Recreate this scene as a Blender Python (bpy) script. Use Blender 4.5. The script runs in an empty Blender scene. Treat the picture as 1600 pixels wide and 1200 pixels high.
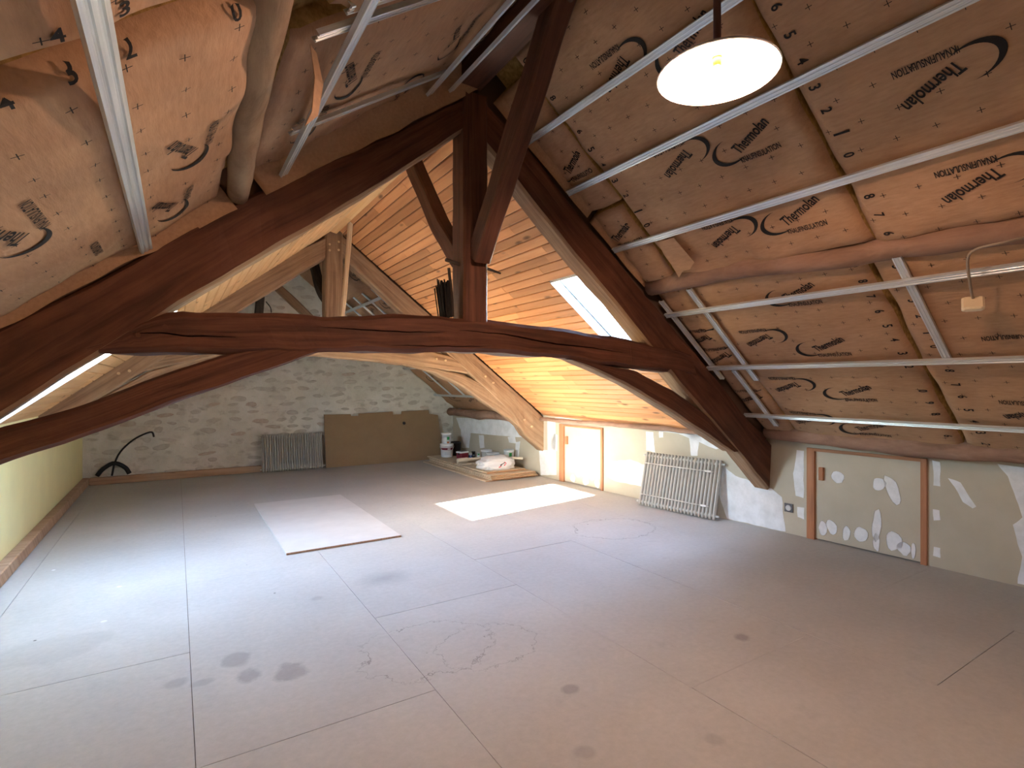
import bpy, math, random
from mathutils import Vector, noise, Matrix
random.seed(7)
SC = bpy.context.scene
COL = SC.collection

# ---------------------------------------------------------------- camera
FPX = 835.0
cam_d = bpy.data.cameras.new('camera')
cam_d.sensor_fit = 'HORIZONTAL'; cam_d.sensor_width = 36.0
cam_d.lens = 36.0 * FPX / 1600.0
cam_d.clip_start = 0.02
cam = bpy.data.objects.new('camera', cam_d); COL.objects.link(cam)
cam.location = (0, 0, 1.6)
cam.rotation_euler = (math.radians(90), 0, -math.atan(525 / FPX))
SC.camera = cam

# ---------------------------------------------------------------- sky, sun, exposure
world = bpy.data.worlds.new('sky'); SC.world = world; world.use_nodes = True
bg = world.node_tree.nodes['Background']
sky = world.node_tree.nodes.new('ShaderNodeTexSky'); sky.sky_type = 'NISHITA'; sky.sun_disc = False
sky.sun_elevation = math.atan2(1.0, math.hypot(2.27, .52)); sky.sun_rotation = math.atan2(-2.27, -.52)   # low sun behind the yellow wall
world.node_tree.links.new(sky.outputs[0], bg.inputs[0]); bg.inputs[1].default_value = 4.5; sky.dust_density = .6
sun_d = bpy.data.lights.new('sun_offscreen', 'SUN'); sun_d.energy = 90.0; sun_d.angle = math.radians(0.6)
sun_d.color = (1.0, 0.93, 0.83)
sun = bpy.data.objects.new('sun_offscreen', sun_d); COL.objects.link(sun)
sun.rotation_euler = Vector((2.27, 0.52, -1.0)).to_track_quat('-Z', 'Y').to_euler()
SC.view_settings.view_transform = 'Standard'; SC.view_settings.look = 'None'
SC.view_settings.gamma = 1.0; SC.view_settings.use_curve_mapping = False
SC.view_settings.exposure = 1.6
SC.cycles.max_bounces = 10; SC.cycles.diffuse_bounces = 6; SC.cycles.sample_clamp_indirect = 8.0

# ---------------------------------------------------------------- frame of the place (metres)
R = 1.81            # ridge line x
K = 0.8             # roof slope
YB = 10.75          # stone gable
YF = -1.6           # rear gable behind the camera
XL = -1.25          # left wall
T1, T1B = 3.45, 3.64
T2, T2B = 7.50, 7.72
def xw(y): return 5.64 - 0.0467 * (y - 1.5)      # right knee wall line
def nz(x, y, z): return noise.noise(Vector((x, y, z)))
# skylight openings  (x0, x1, y0, y1)
SKR = (3.28, 4.42, 3.66, 4.48)
SKL = (-1.22, 0.0, 4.58, 5.74)      # opening in the planks
SKLT = -.34                          # head of its pane: the upper reveal splays down to the planks

# ---------------------------------------------------------------- helpers
def tag(o, label=None, cat=None, group=None, kind=None):
    if label: o['label'] = label
    if cat: o['category'] = cat
    if group: o['group'] = group
    if kind: o['kind'] = kind
    return o
def empty(name, loc=(0, 0, 0), rot=(0, 0, 0)):
    o = bpy.data.objects.new(name, None); COL.objects.link(o)
    o.location = loc; o.rotation_euler = rot; o.empty_display_size = .1
    return o
def link(name, me, parent=None, loc=None, rot=None, scale=None):
    o = bpy.data.objects.new(name, me); COL.objects.link(o)
    if parent: o.parent = parent
    if loc: o.location = loc
    if rot: o.rotation_euler = rot
    if scale: o.scale = scale
    return o
def mesh(name, V, F, mats, UV=None, MI=None, smooth=False):
    me = bpy.data.meshes.new(name)
    me.from_pydata([tuple(v) for v in V], [], F)
    if not isinstance(mats, (list, tuple)): mats = [mats]
    for m in mats: me.materials.append(m)
    if UV is not None:
        l = me.uv_layers.new(name='UVMap')
        i = 0
        for uvs in UV:
            for uv in uvs: l.data[i].uv = uv; i += 1
    if MI: me.polygons.foreach_set('material_index', MI)
    if smooth: me.polygons.foreach_set('use_smooth', [True] * len(me.polygons))
    me.update()
    return me
def obj(name, V, F, mats, parent=None, UV=None, MI=None, smooth=False, world=True):
    """mesh object; with a parent, world vertices are moved into the parent's (unrotated) frame"""
    if parent is not None and world:
        L = parent.location.copy(); q = parent.parent
        while q: L = L + q.location; q = q.parent
        V = [(v[0] - L[0], v[1] - L[1], v[2] - L[2]) for v in V]
    return link(name, mesh(name, V, F, mats, UV, MI, smooth), parent)
class MB:
    def __init__(s): s.V = []; s.F = []; s.UV = []
    def add(s, V, F, UV=None):
        o = len(s.V); s.V += [tuple(v) for v in V]
        s.F += [[i + o for i in f] for f in F]
        s.UV += UV if UV else [[(V[i][0] + V[i][2], V[i][1] + V[i][2]) for i in f] for f in F]
    def box(s, a, b, c=0.0):
        x0, y0, z0 = a; x1, y1, z1 = b
        if c <= 0:
            V = [(x0,y0,z0),(x1,y0,z0),(x1,y1,z0),(x0,y1,z0),(x0,y0,z1),(x1,y0,z1),(x1,y1,z1),(x0,y1,z1)]
            F = [[0,3,2,1],[4,5,6,7],[0,1,5,4],[1,2,6,5],[2,3,7,6],[3,0,4,7]]
            s.add(V, F)
        else:
            V = []
            for z, i in ((z0, c), (z0 + c, 0), (z1 - c, 0), (z1, c)):
                for (px, py) in ((x0+i+c, y0+i), (x1-i-c, y0+i), (x1-i, y0+i+c), (x1-i, y1-i-c), (x1-i-c, y1-i), (x0+i+c, y1-i), (x0+i, y1-i-c), (x0+i, y0+i+c)):
                    V.append((px, py, z))
            F = [list(range(7, -1, -1)), list(range(24, 32))]
            for k in range(3):
                for i in range(8):
                    j = (i + 1) % 8
                    F.append([k*8+i, k*8+j, k*8+8+j, k*8+8+i])
            s.add(V, F)
    def lathe(s, prof, c=(0, 0, 0), n=20, cap=True):
        V = []; F = []
        for r, z in prof:
            for i in range(n):
                a = 2 * math.pi * i / n
                V.append((c[0] + r * math.cos(a), c[1] + r * math.sin(a), c[2] + z))
        for k in range(len(prof) - 1):
            for i in range(n):
                j = (i + 1) % n
                F.append([k*n+i, k*n+j, (k+1)*n+j, (k+1)*n+i])
        if cap:
            F.append(list(range(n - 1, -1, -1))); F.append([(len(prof)-1)*n + i for i in range(n)])
        s.add(V, F)
    def sweep(s, path, prof, up=(0, 0, 1), closed=True, cap=True, jit=0.0, seed=0, scales=None):
        """profile points (a, b): a along 'side', b along 'up'"""
        P = [Vector(p) for p in path]; n = len(prof); V = []; F = []; UV = []
        up0 = Vector(up); L = 0.0; Ls = []
        for k, p in enumerate(P):
            if k: L += (p - P[k-1]).length
            Ls.append(L)
            d = (P[min(k+1, len(P)-1)] - P[max(k-1, 0)]).normalized()
            side = d.cross(up0)
            if side.length < 1e-4: side = d.cross(Vector((0.3, 1, 0.1)))
            side.normalize(); u = side.cross(d).normalized()
            sc = scales[k] if scales else 1.0
            for i, (a, b) in enumerate(prof):
                q = p + side * a * sc + u * b * sc
                if jit:
                    q = q + Vector((nz(q.x*3+seed, q.y*3, q.z*3), nz(q.x*3, q.y*3+seed+9, q.z*3), nz(q.x*3+4, q.y*3, q.z*3+seed))) * jit
                V.append(q)
        per = [0.0]
        for i in range(n):
            a, b = prof[i], prof[(i+1) % n]
            per.append(per[-1] + math.hypot(a[0]-b[0], a[1]-b[1]))
        for k in range(len(P) - 1):
            for i in range(n if closed else n - 1):
                j = (i + 1) % n
                F.append([k*n+i, (k+1)*n+i, (k+1)*n+j, k*n+j])
                UV.append([(Ls[k], per[i]), (Ls[k+1], per[i]), (Ls[k+1], per[i+1]), (Ls[k], per[i+1])])
        if cap and closed:
            F.append(list(range(n))); UV.append([(prof[i][0], prof[i][1]) for i in range(n)])
            b0 = (len(P)-1)*n
            F.append([b0 + i for i in range(n-1, -1, -1)]); UV.append([(prof[i][0], prof[i][1]) for i in range(n-1, -1, -1)])
        s.add(V, F, UV)
    def tube(s, path, r, n=8, **kw):
        s.sweep(path, [(r*math.cos(2*math.pi*i/n), r*math.sin(2*math.pi*i/n)) for i in range(n)], **kw)
    def build(s, name, mats, parent=None, smooth=False, world=True):
        return obj(name, s.V, s.F, mats, parent, s.UV, None, smooth, world)
def resample(pts, n):
    pts = [Vector(p) for p in pts]; L = [0]
    for a, b in zip(pts, pts[1:]): L.append(L[-1] + (b - a).length)
    out = []
    for i in range(n):
        t = L[-1] * i / (n - 1); k = 0
        while k < len(pts) - 2 and L[k+1] < t: k += 1
        f = (t - L[k]) / max(1e-9, L[k+1] - L[k])
        out.append(pts[k].lerp(pts[k+1], f))
    return out
def smooth_path(pts, n=24):
    """Catmull-Rom through points"""
    P = [Vector(p) for p in pts]; P = [P[0]*2 - P[1]] + P + [P[-1]*2 - P[-2]]; out = []
    m = len(P) - 3
    for i in range(n):
        t = m * i / (n - 1); k = min(int(t), m - 1); f = t - k
        a, b, c, d = P[k], P[k+1], P[k+2], P[k+3]
        out.append(0.5 * ((2*b) + (c - a)*f + (2*a - 5*b + 4*c - d)*f*f + (3*b - a - 3*c + d)*f**3))
    return out
def member(name, top, bot, y0, y1, mats, parent, n=36, ch=0.022, rough=0.012, seed=0.0):
    """hewn timber lying in a truss plane: top and bottom edges as (x, z) polylines"""
    T = resample([(a, 0, b) for a, b in top], n); B = resample([(a, 0, b) for a, b in bot], n)
    V = []; F = []; UV = []; MI = []; L = 0; Ls = []
    for k in range(n):
        if k: L += (T[k] - T[k-1]).length
        Ls.append(L)
        d = (B[k] - T[k]); h = d.length; d.normalize()
        c = min(ch, h * .3)
        for (p, y) in ((T[k] + d*c, y0), (B[k] - d*c, y0), (B[k], y0 + c), (B[k], y1 - c), (B[k] - d*c, y1), (T[k] + d*c, y1), (T[k], y1 - c), (T[k], y0 + c)):
            q = Vector((p.x, y, p.z))
            q += Vector((0, nz(q.x*2.5+seed, q.z*5, y*4) * rough * .8, nz(q.x*3.1, q.z*3+seed, y*5) * rough)) + Vector((nz(q.x*9+seed, q.z*9, y*9), nz(q.x*8, q.z*8+seed, y*8), nz(q.x*7, q.z*9, y*9+seed))) * rough * .4
            V.append(q)
    v = [0, .3, .33, .55, .58, .88, .91, 1.1, 1.13]
    for k in range(n - 1):
        for i in range(8):
            j = (i + 1) % 8
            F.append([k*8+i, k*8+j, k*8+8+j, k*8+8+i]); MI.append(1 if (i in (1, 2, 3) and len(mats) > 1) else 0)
            UV.append([(Ls[k], v[i]), (Ls[k], v[i+1]), (Ls[k+1], v[i+1]), (Ls[k+1], v[i])])
    for b0, rev in ((0, True), ((n-1)*8, False)):
        f = [b0 + i for i in range(8)]
        if rev: f.reverse()
        F.append(f); MI.append(0); UV.append([(V[i].x*.2, V[i].z) for i in f])
    return obj(name, V, F, mats, parent, UV, MI)

# ---------------------------------------------------------------- materials
MATS = {}
class NT:
    def __init__(s, name, rough=.8, metal=0.0, spec=.3):
        m = bpy.data.materials.new(name); m.use_nodes = True; s.m = m; s.t = m.node_tree
        s.b = s.t.nodes['Principled BSDF']
        s.b.inputs['Roughness'].default_value = rough; s.b.inputs['Metallic'].default_value = metal
        s.b.inputs['Specular IOR Level'].default_value = spec
        MATS[name] = m
    def n(s, kind, **kw):
        nd = s.t.nodes.new(kind)
        for k, v in kw.items(): setattr(nd, k, v)
        return nd
    def l(s, a, b): s.t.links.new(a, b)
    def math(s, op, a, b=None, clamp=False):
        nd = s.n('ShaderNodeMath', operation=op, use_clamp=clamp)
        for i, x in enumerate((a, b)):
            if x is None: continue
            if isinstance(x, (int, float)): nd.inputs[i].default_value = x
            else: s.l(x, nd.inputs[i])
        return nd.outputs[0]
    def noise(s, vec, scale, detail=4, rough=.55, dist=0.0):
        nd = s.n('ShaderNodeTexNoise'); nd.inputs['Scale'].default_value = scale
        nd.inputs['Detail'].default_value = detail; nd.inputs['Roughness'].default_value = rough; nd.inputs['Distortion'].default_value = dist
        s.l(vec, nd.inputs['Vector']); return nd.outputs['Fac']
    def ramp(s, fac, stops):
        nd = s.n('ShaderNodeValToRGB'); e = nd.color_ramp.elements
        while len(e) < len(stops): e.new(.5)
        for i, (p, c) in enumerate(stops):
            e[i].position = p; e[i].color = (*c, 1) if len(c) == 3 else c
        s.l(fac, nd.inputs[0]); return nd.outputs[0]
    def mix(s, fac, a, b, blend='MIX'):
        nd = s.n('ShaderNodeMix', data_type='RGBA', blend_type=blend)
        for sock, x in ((nd.inputs[0], fac), (nd.inputs[6], a), (nd.inputs[7], b)):
            if isinstance(x, (int, float)): sock.default_value = x
            elif isinstance(x, tuple): sock.default_value = (*x, 1)
            else: s.l(x, sock)
        return nd.outputs[2]
    def scaled(s, vec, sc, add=None):
        nd = s.n('ShaderNodeVectorMath', operation='MULTIPLY'); s.l(vec, nd.inputs[0]); nd.inputs[1].default_value = sc
        o = nd.outputs[0]
        if add is not None:
            a = s.n('ShaderNodeVectorMath', operation='ADD'); s.l(o, a.inputs[0]); s.l(add, a.inputs[1]); o = a.outputs[0]
        return o
    def bump(s, h, strength=.3, dist=.01):
        nd = s.n('ShaderNodeBump'); nd.inputs['Strength'].default_value = strength; nd.inputs['Distance'].default_value = dist
        s.l(h, nd.inputs['Height']); s.l(nd.outputs[0], s.b.inputs['Normal'])
    def color(s, c):
        if isinstance(c, tuple): s.b.inputs['Base Color'].default_value = (*c, 1)
        else: s.l(c, s.b.inputs['Base Color'])
    def pos(s): return s.n('ShaderNodeNewGeometry').outputs['Position']
    def uv(s): return s.n('ShaderNodeTexCoord').outputs['UV']
    def rnd(s): return s.n('ShaderNodeObjectInfo').outputs['Random']

def wood(name, dark, mid, light, along=1.6, across=26, rough=.75, rndamt=0.0, knots=0.0, bump=.35, patch=0.0):
    t = NT(name, rough, 0, .25)
    r = t.rnd(); ra = t.math('MULTIPLY', r, 37.0)
    cb = t.n('ShaderNodeCombineXYZ'); t.l(ra, cb.inputs[0]); t.l(ra, cb.inputs[1]); t.l(ra, cb.inputs[2])
    v = t.scaled(t.uv(), (along, across, 1), cb.outputs[0])
    f = t.noise(v, 1.0, 6, .6, .6)
    c = t.ramp(f, [(.25, dark), (.5, mid), (.75, light)])
    if knots:
        v2 = t.scaled(t.uv(), (2.2, 7.0, 1), cb.outputs[0])
        vo = t.n('ShaderNodeTexVoronoi', feature='F1'); vo.inputs['Scale'].default_value = 1.0; t.l(v2, vo.inputs['Vector'])
        k = t.ramp(vo.outputs['Distance'], [(0.0, (1, 1, 1)), (.09, (.7, .7, .7)), (.17, (0, 0, 0))])
        c = t.mix(t.math('MULTIPLY', k, knots), c, tuple(x * .3 for x in dark))
    if patch:
        g = t.noise(t.pos(), 2.3, 4, .6)
        c = t.mix(t.math('MULTIPLY', t.ramp(g, [(.45, (0, 0, 0)), (.7, (1, 1, 1))]), patch), c, tuple(x * .45 for x in mid))
    if rndamt:
        hs = t.n('ShaderNodeHueSaturation'); t.l(c, hs.inputs['Color'])
        t.l(t.math('ADD', t.math('MULTIPLY', r, rndamt), 1 - rndamt * .5), hs.inputs['Value'])
        c = hs.outputs[0]
    t.color(c); t.bump(f, bump, .012)
    return t.m
wood('old_beam', (.045, .018, .010), (.12, .046, .026), (.19, .078, .045), 1.3, 16, .62, 0, 0, .6, .5)
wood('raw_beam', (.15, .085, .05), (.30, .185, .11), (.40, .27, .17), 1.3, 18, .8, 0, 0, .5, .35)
wood('pine_clad', (.50, .22, .09), (.62, .29, .125), (.68, .35, .165), .7, 16, .45, .45, 1.0, .1)
wood('pine_left', (.54, .30, .13), (.64, .38, .18), (.70, .46, .24), .7, 14, .5, .25, .8, .12)
wood('lath', (.45, .29, .16), (.58, .40, .24), (.66, .48, .31), 1.2, 30, .7, .1, .3, .2)
wood('frame_wood', (.26, .10, .05), (.40, .18, .09), (.48, .24, .13), 1.2, 26, .6, .1, 0, .2)
wood('plinth_wood', (.26, .16, .10), (.42, .28, .18), (.50, .36, .25), 1.0, 22, .75, .1, .7, .25)
wood('deck_wood', (.10, .06, .04), (.16, .10, .07), (.2, .13, .09), 1.2, 20, .9)
wood('bark_log', (.16, .095, .065), (.29, .175, .125), (.37, .24, .18), 2.5, 7, .9, 0, 0, .8, .4)
wood('pale_log', (.18, .115, .07), (.32, .22, .14), (.40, .285, .185), 2.5, 7, .9, 0, 0, .8, .2)
wood('dark_stick', (.03, .022, .018), (.06, .045, .035), (.1, .075, .06), 2, 16, .9)

def plain(name, col, rough=.6, metal=0.0, var=.0, scale=8, spec=.4, bump=0.0):
    t = NT(name, rough, metal, spec)
    if var:
        f = t.noise(t.pos(), scale, 5, .6)
        t.color(t.ramp(f, [(.3, tuple(c * (1 - var) for c in col)), (.7, tuple(min(1, c * (1 + var)) for c in col))]))
        if bump: t.bump(f, bump, .01)
    else: t.color(col)
    return t.m
t = NT('kraft', .75, 0, .25)
p = t.pos(); f1 = t.noise(p, 2.2, 5, .6); f2 = t.noise(t.scaled(p, (6, 1.2, 6)), 9, 4, .6)
c = t.ramp(f1, [(.3, (.35, .195, .115)), (.55, (.43, .252, .152)), (.75, (.51, .32, .20))])
t.color(t.mix(.35, c, t.ramp(f2, [(.3, (.30, .18, .10)), (.7, (.52, .34, .20))]))); t.bump(f2, .35, .008)
plain('print_ink', (.018, .016, .015), .7, spec=.2)
plain('glass_wool', (.36, .23, .09), .95, var=.4, scale=30, spec=0, bump=.8)
t = NT('galvanised', .36, .6, .5)
f = t.noise(t.scaled(t.uv(), (1.2, 60, 1)), 1.5, 4, .6); t.color(t.ramp(f, [(.3, (.62, .67, .70)), (.7, (.80, .85, .88))]))
t.l(t.ramp(f, [(.3, (.30, .30, .30)), (.7, (.45, .45, .45))]), t.b.inputs['Roughness'])
plain('yellow_paint', (.84, .81, .44), .7, var=.04, scale=3)
t = NT('plasterboard', .85, 0, .2); p = t.pos(); f = t.noise(p, 1.7, 5, .6)
t.color(t.ramp(f, [(.3, (.44, .40, .31)), (.6, (.50, .46, .37)), (.8, (.55, .52, .44))]))
t = NT('filler', .9, 0, .15); f = t.noise(t.pos(), 7, 5, .65)
t.color(t.ramp(f, [(.3, (.66, .68, .69)), (.6, (.80, .82, .84))])); t.bump(f, .2, .004)
t = NT('mortar', .95, 0, .1); p = t.pos(); f = t.noise(p, 2.4, 6, .65); g = t.noise(p, 14, 6, .7)
c = t.ramp(f, [(.3, (.58, .56, .49)), (.5, (.69, .67, .60)), (.7, (.78, .76, .70))])
c = t.mix(t.math('MULTIPLY', t.ramp(t.noise(t.scaled(p, (1, 1, 1.8)), 5, 3, .5), [(.58, (0, 0, 0)), (.72, (1, 1, 1))]), .5), c, (.30, .27, .22))
t.color(c); t.bump(g, .8, .03)
t = NT('stone', .95, 0, .1); r = t.rnd(); f = t.noise(t.pos(), 11, 6, .7)
c = t.ramp(r, [(0, (.44, .41, .35)), (.3, (.55, .52, .45)), (.6, (.62, .59, .53)), (.82, (.53, .50, .44)), (.93, (.53, .40, .31)), (1, (.44, .40, .34))])
t.color(t.mix(t.ramp(f, [(.35, (0, 0, 0)), (.75, (.8, .8, .8))]), c, (.66, .63, .57))); t.bump(f, 1.0, .03)
plain('radiator_paint', (.44, .425, .385), .45, var=.06, scale=12)
plain('radiator_bar', (.62, .60, .55), .4)
plain('fibreboard', (.30, .205, .115), .8, var=.08, scale=3, spec=.2)
plain('particle_sheet', (.53, .525, .505), .7, var=.05, scale=5)
plain('particle_edge', (.30, .165, .095), .9, var=.4, scale=60)
plain('stack_board', (.56, .45, .32), .8, var=.15, scale=9)
plain('stack_edge', (.40, .22, .11), .9, var=.25, scale=40)
plain('white_plastic', (.78, .80, .82), .35)
plain('grey_plastic', (.55, .58, .60), .4)
plain('black_plastic', (.018, .018, .02), .5)
plain('maroon', (.20, .02, .035), .4)
plain('label_blue', (.03, .12, .42), .5)
plain('label_green', (.04, .30, .08), .5)
plain('label_orange', (.70, .20, .06), .5)
plain('label_red', (.65, .03, .05), .5)
plain('label_grey', (.25, .27, .30), .5)
plain('label_yellow', (.75, .60, .10), .5)
plain('sack_plastic', (.82, .82, .83), .3, var=.04, scale=6)
plain('paper_roll', (.68, .60, .47), .7)
plain('black_rubber', (.013, .012, .012), .6)
plain('iron', (.022, .019, .016), .6, .3)
plain('socket_grey', (.10, .10, .11), .4)
plain('box_cream', (.72, .60, .42), .5)
plain('cable_grey', (.30, .24, .19), .6)
plain('enamel_white', (.85, .83, .78), .3)
plain('enamel_dark', (.10, .035, .03), .4)
plain('brass', (.6, .42, .16), .3, .9)
plain('skylight_frame', (.30, .31, .32), .5)
plain('lining_white', (.80, .79, .76), .6)
t = NT('bulb_glow'); t.b.inputs['Emission Color'].default_value = (1, .62, .30, 1); t.b.inputs['Emission Strength'].default_value = 60; t.color((1, .8, .6))
def thin_glass(name):
    m = bpy.data.materials.new(name); m.use_nodes = True; n = m.node_tree.nodes; l = m.node_tree.links
    n.remove(n['Principled BSDF']); tr = n.new('ShaderNodeBsdfTransparent'); gl = n.new('ShaderNodeBsdfGlossy'); gl.inputs['Roughness'].default_value = .02
    tr.inputs[0].default_value = (.96, .98, .98, 1)
    mx = n.new('ShaderNodeMixShader'); mx.inputs[0].default_value = .04
    l.new(tr.outputs[0], mx.inputs[1]); l.new(gl.outputs[0], mx.inputs[2])
    l.new(mx.outputs[0], n['Material Output'].inputs[0]); MATS[name] = m
thin_glass('pane_glass')

# floor sheets: grey-beige chipboard with stains that have their own outlines
t = NT('floor_board', .55, 0, .18)
p = t.pos(); sep = t.n('ShaderNodeSeparateXYZ'); t.l(p, sep.inputs[0]); px, py = sep.outputs[0], sep.outputs[1]
f1 = t.noise(p, .9, 5, .6); f2 = t.noise(p, 26, 5, .7); f3 = t.noise(t.scaled(p, (1, 1, 1)), 4.5, 6, .65)
c = t.ramp(f1, [(.3, (.395, .395, .375)), (.55, (.45, .455, .435)), (.75, (.50, .505, .485))])
c = t.mix(.18, c, t.ramp(f2, [(.3, (.30, .28, .25)), (.7, (.60, .57, .53))]))
c = t.mix(t.math('MULTIPLY', t.ramp(f3, [(.60, (0, 0, 0)), (.75, (1, 1, 1))]), .22), c, (.26, .24, .23))
nn1 = t.noise(p, 6, 5, .65); nn2 = t.noise(p, 1.6, 3, .5)
def dist(cx, cy, rx, ry, wob, nfac, ang=0.0):
    dx = t.math('SUBTRACT', px, cx); dy = t.math('SUBTRACT', py, cy)
    ca, sa = math.cos(ang), math.sin(ang)
    if ang:
        ex = t.math('ADD', t.math('MULTIPLY', dx, ca), t.math('MULTIPLY', dy, sa)); ey = t.math('SUBTRACT', t.math('MULTIPLY', dy, ca), t.math('MULTIPLY', dx, sa))
    else: ex, ey = dx, dy
    a = t.math('MULTIPLY', ex, 1 / rx); b = t.math('MULTIPLY', ey, 1 / ry)
    d = t.math('SQRT', t.math('ADD', t.math('MULTIPLY', a, a), t.math('MULTIPLY', b, b)))
    return t.math('ADD', d, t.math('MULTIPLY', t.math('SUBTRACT', nfac, .5), wob))
STAIN = [  # x, y, rx, ry, strength, softness, wobble
    (1.45, 4.29, .26, .20, .55, .9, .6), (.30, 3.48, .085, .10, .55, .3, 1.2), (.34, 3.25, .08, .09, .6, .3, 1.6), (.54, 3.17, .10, .11, .6, .3, 1.6),
    (.0, 3.38, .07, .06, .45, .4, 1.4), (.12, 3.31, .07, .05, .4, .4, 1.4), (1.75, 2.21, .055, .045, .6, .4, 1.2), (3.03, 2.09, .07, .055, .75, .5, 1.2),
    (1.51, 1.80, .06, .05, .4, .4, 1.4), (2.05, 1.55, .05, .05, .35, .4, 1.4), (-.64, 4.2, .34, .22, .22, .25, 1.0), (1.29, 7.29, .30, .22, .3, .8, .8), (.89, 4.15, .06, .05, .4, .5, 1.2)]
for (x, y, rx, ry, k, soft, w) in STAIN:
    d = dist(x, y, rx, ry, w, nn1)
    mk = t.math('MULTIPLY', t.ramp(d, [(max(.0, 1 - soft), (1, 1, 1)), (1.0, (0, 0, 0))]), k * .65)
    c = t.mix(mk, c, (.155, .145, .15))
# water rings
for (x, y, rx, ry, w) in ((1.30, 3.02, .42, .34, 1.1), (1.62, 2.86, .33, .26, 1.2), (4.12, 4.42, .50, .40, .7)):
    d = dist(x, y, rx, ry, w, nn1)
    rg = t.ramp(d, [(.955, (0, 0, 0)), (.985, (1, 1, 1)), (1.0, (0, 0, 0))])
    c = t.mix(t.math('MULTIPLY', rg, t.math('MULTIPLY', t.ramp(nn1, [(.4, (.3, .3, .3)), (.6, (1, 1, 1))]), .75)), c, (.12, .11, .10))
# paint spatters
vo = t.n('ShaderNodeTexVoronoi', feature='F1'); vo.inputs['Scale'].default_value = 3.3; t.l(t.scaled(p, (1, 1, 0)), vo.inputs['Vector'])
sp = t.ramp(vo.outputs['Distance'], [(.055, (1, 1, 1)), (.075, (0, 0, 0))])
d = dist(-.45, 5.6, 1.1, 1.3, .4, nn2)
c = t.mix(t.math('MULTIPLY', sp, t.ramp(d, [(.7, (1, 1, 1)), (1.0, (0, 0, 0))])), c, (.75, .76, .78))
vo2 = t.n('ShaderNodeTexVoronoi', feature='F1'); vo2.inputs['Scale'].default_value = 2.1; t.l(t.scaled(p, (1, 1, 0)), vo2.inputs['Vector'])
c = t.mix(t.ramp(vo2.outputs['Distance'], [(.014, (.85, .85, .85)), (.022, (0, 0, 0))]), c, (.05, .045, .04))
t.color(c); t.bump(f2, .06, .004)
t.l(t.ramp(f1, [(.3, (.62, .62, .62)), (.7, (.80, .80, .80))]), t.b.inputs['Roughness'])
M = MATS

# ---------------------------------------------------------------- slopes
def zs(x, a): return a - K * abs(x - R)
NRM = {1: Vector((-.6247, 0, -.7809)), -1: Vector((.6247, 0, -.7809))}
def sp_(side, x, y, a, off=0.0):
    return Vector((x, y, zs(x, a))) + NRM[side] * off
def slab(name, side, xs, ys, holes, a0, a1, mat):
    """sloping deck (one mesh of butting pieces) with an opening"""
    m = MB()
    X = sorted(set(xs + [h[k] for h in holes for k in (0, 1)])); Yv = sorted(set(ys + [h[k] for h in holes for k in (2, 3)]))
    for x0, x1 in zip(X, X[1:]):
        for y0, y1 in zip(Yv, Yv[1:]):
            if any(x0 >= h[0] - 1e-6 and x1 <= h[1] + 1e-6 and y0 >= h[2] - 1e-6 and y1 <= h[3] + 1e-6 for h in holes): continue
            V = [(x, y, zs(x, a)) for a in (a0, a1) for (x, y) in ((x0, y0), (x1, y0), (x1, y1), (x0, y1))]
            m.add(V, [[0,3,2,1],[4,5,6,7],[0,1,5,4],[1,2,6,5],[2,3,7,6],[3,0,4,7]])
    return tag(m.build(name, mat), kind='structure')
cr = slab('ceiling_right', 1, [R, 5.95], [YF - .2, YB + .2], [SKR], 4.22, 4.27, M['deck_wood'])
cl = slab('ceiling_left', -1, [-1.6, R], [YF - .2, YB + .2], [(SKL[0], SKLT, SKL[2], SKL[3])], 4.22, 4.27, M['deck_wood'])

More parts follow.
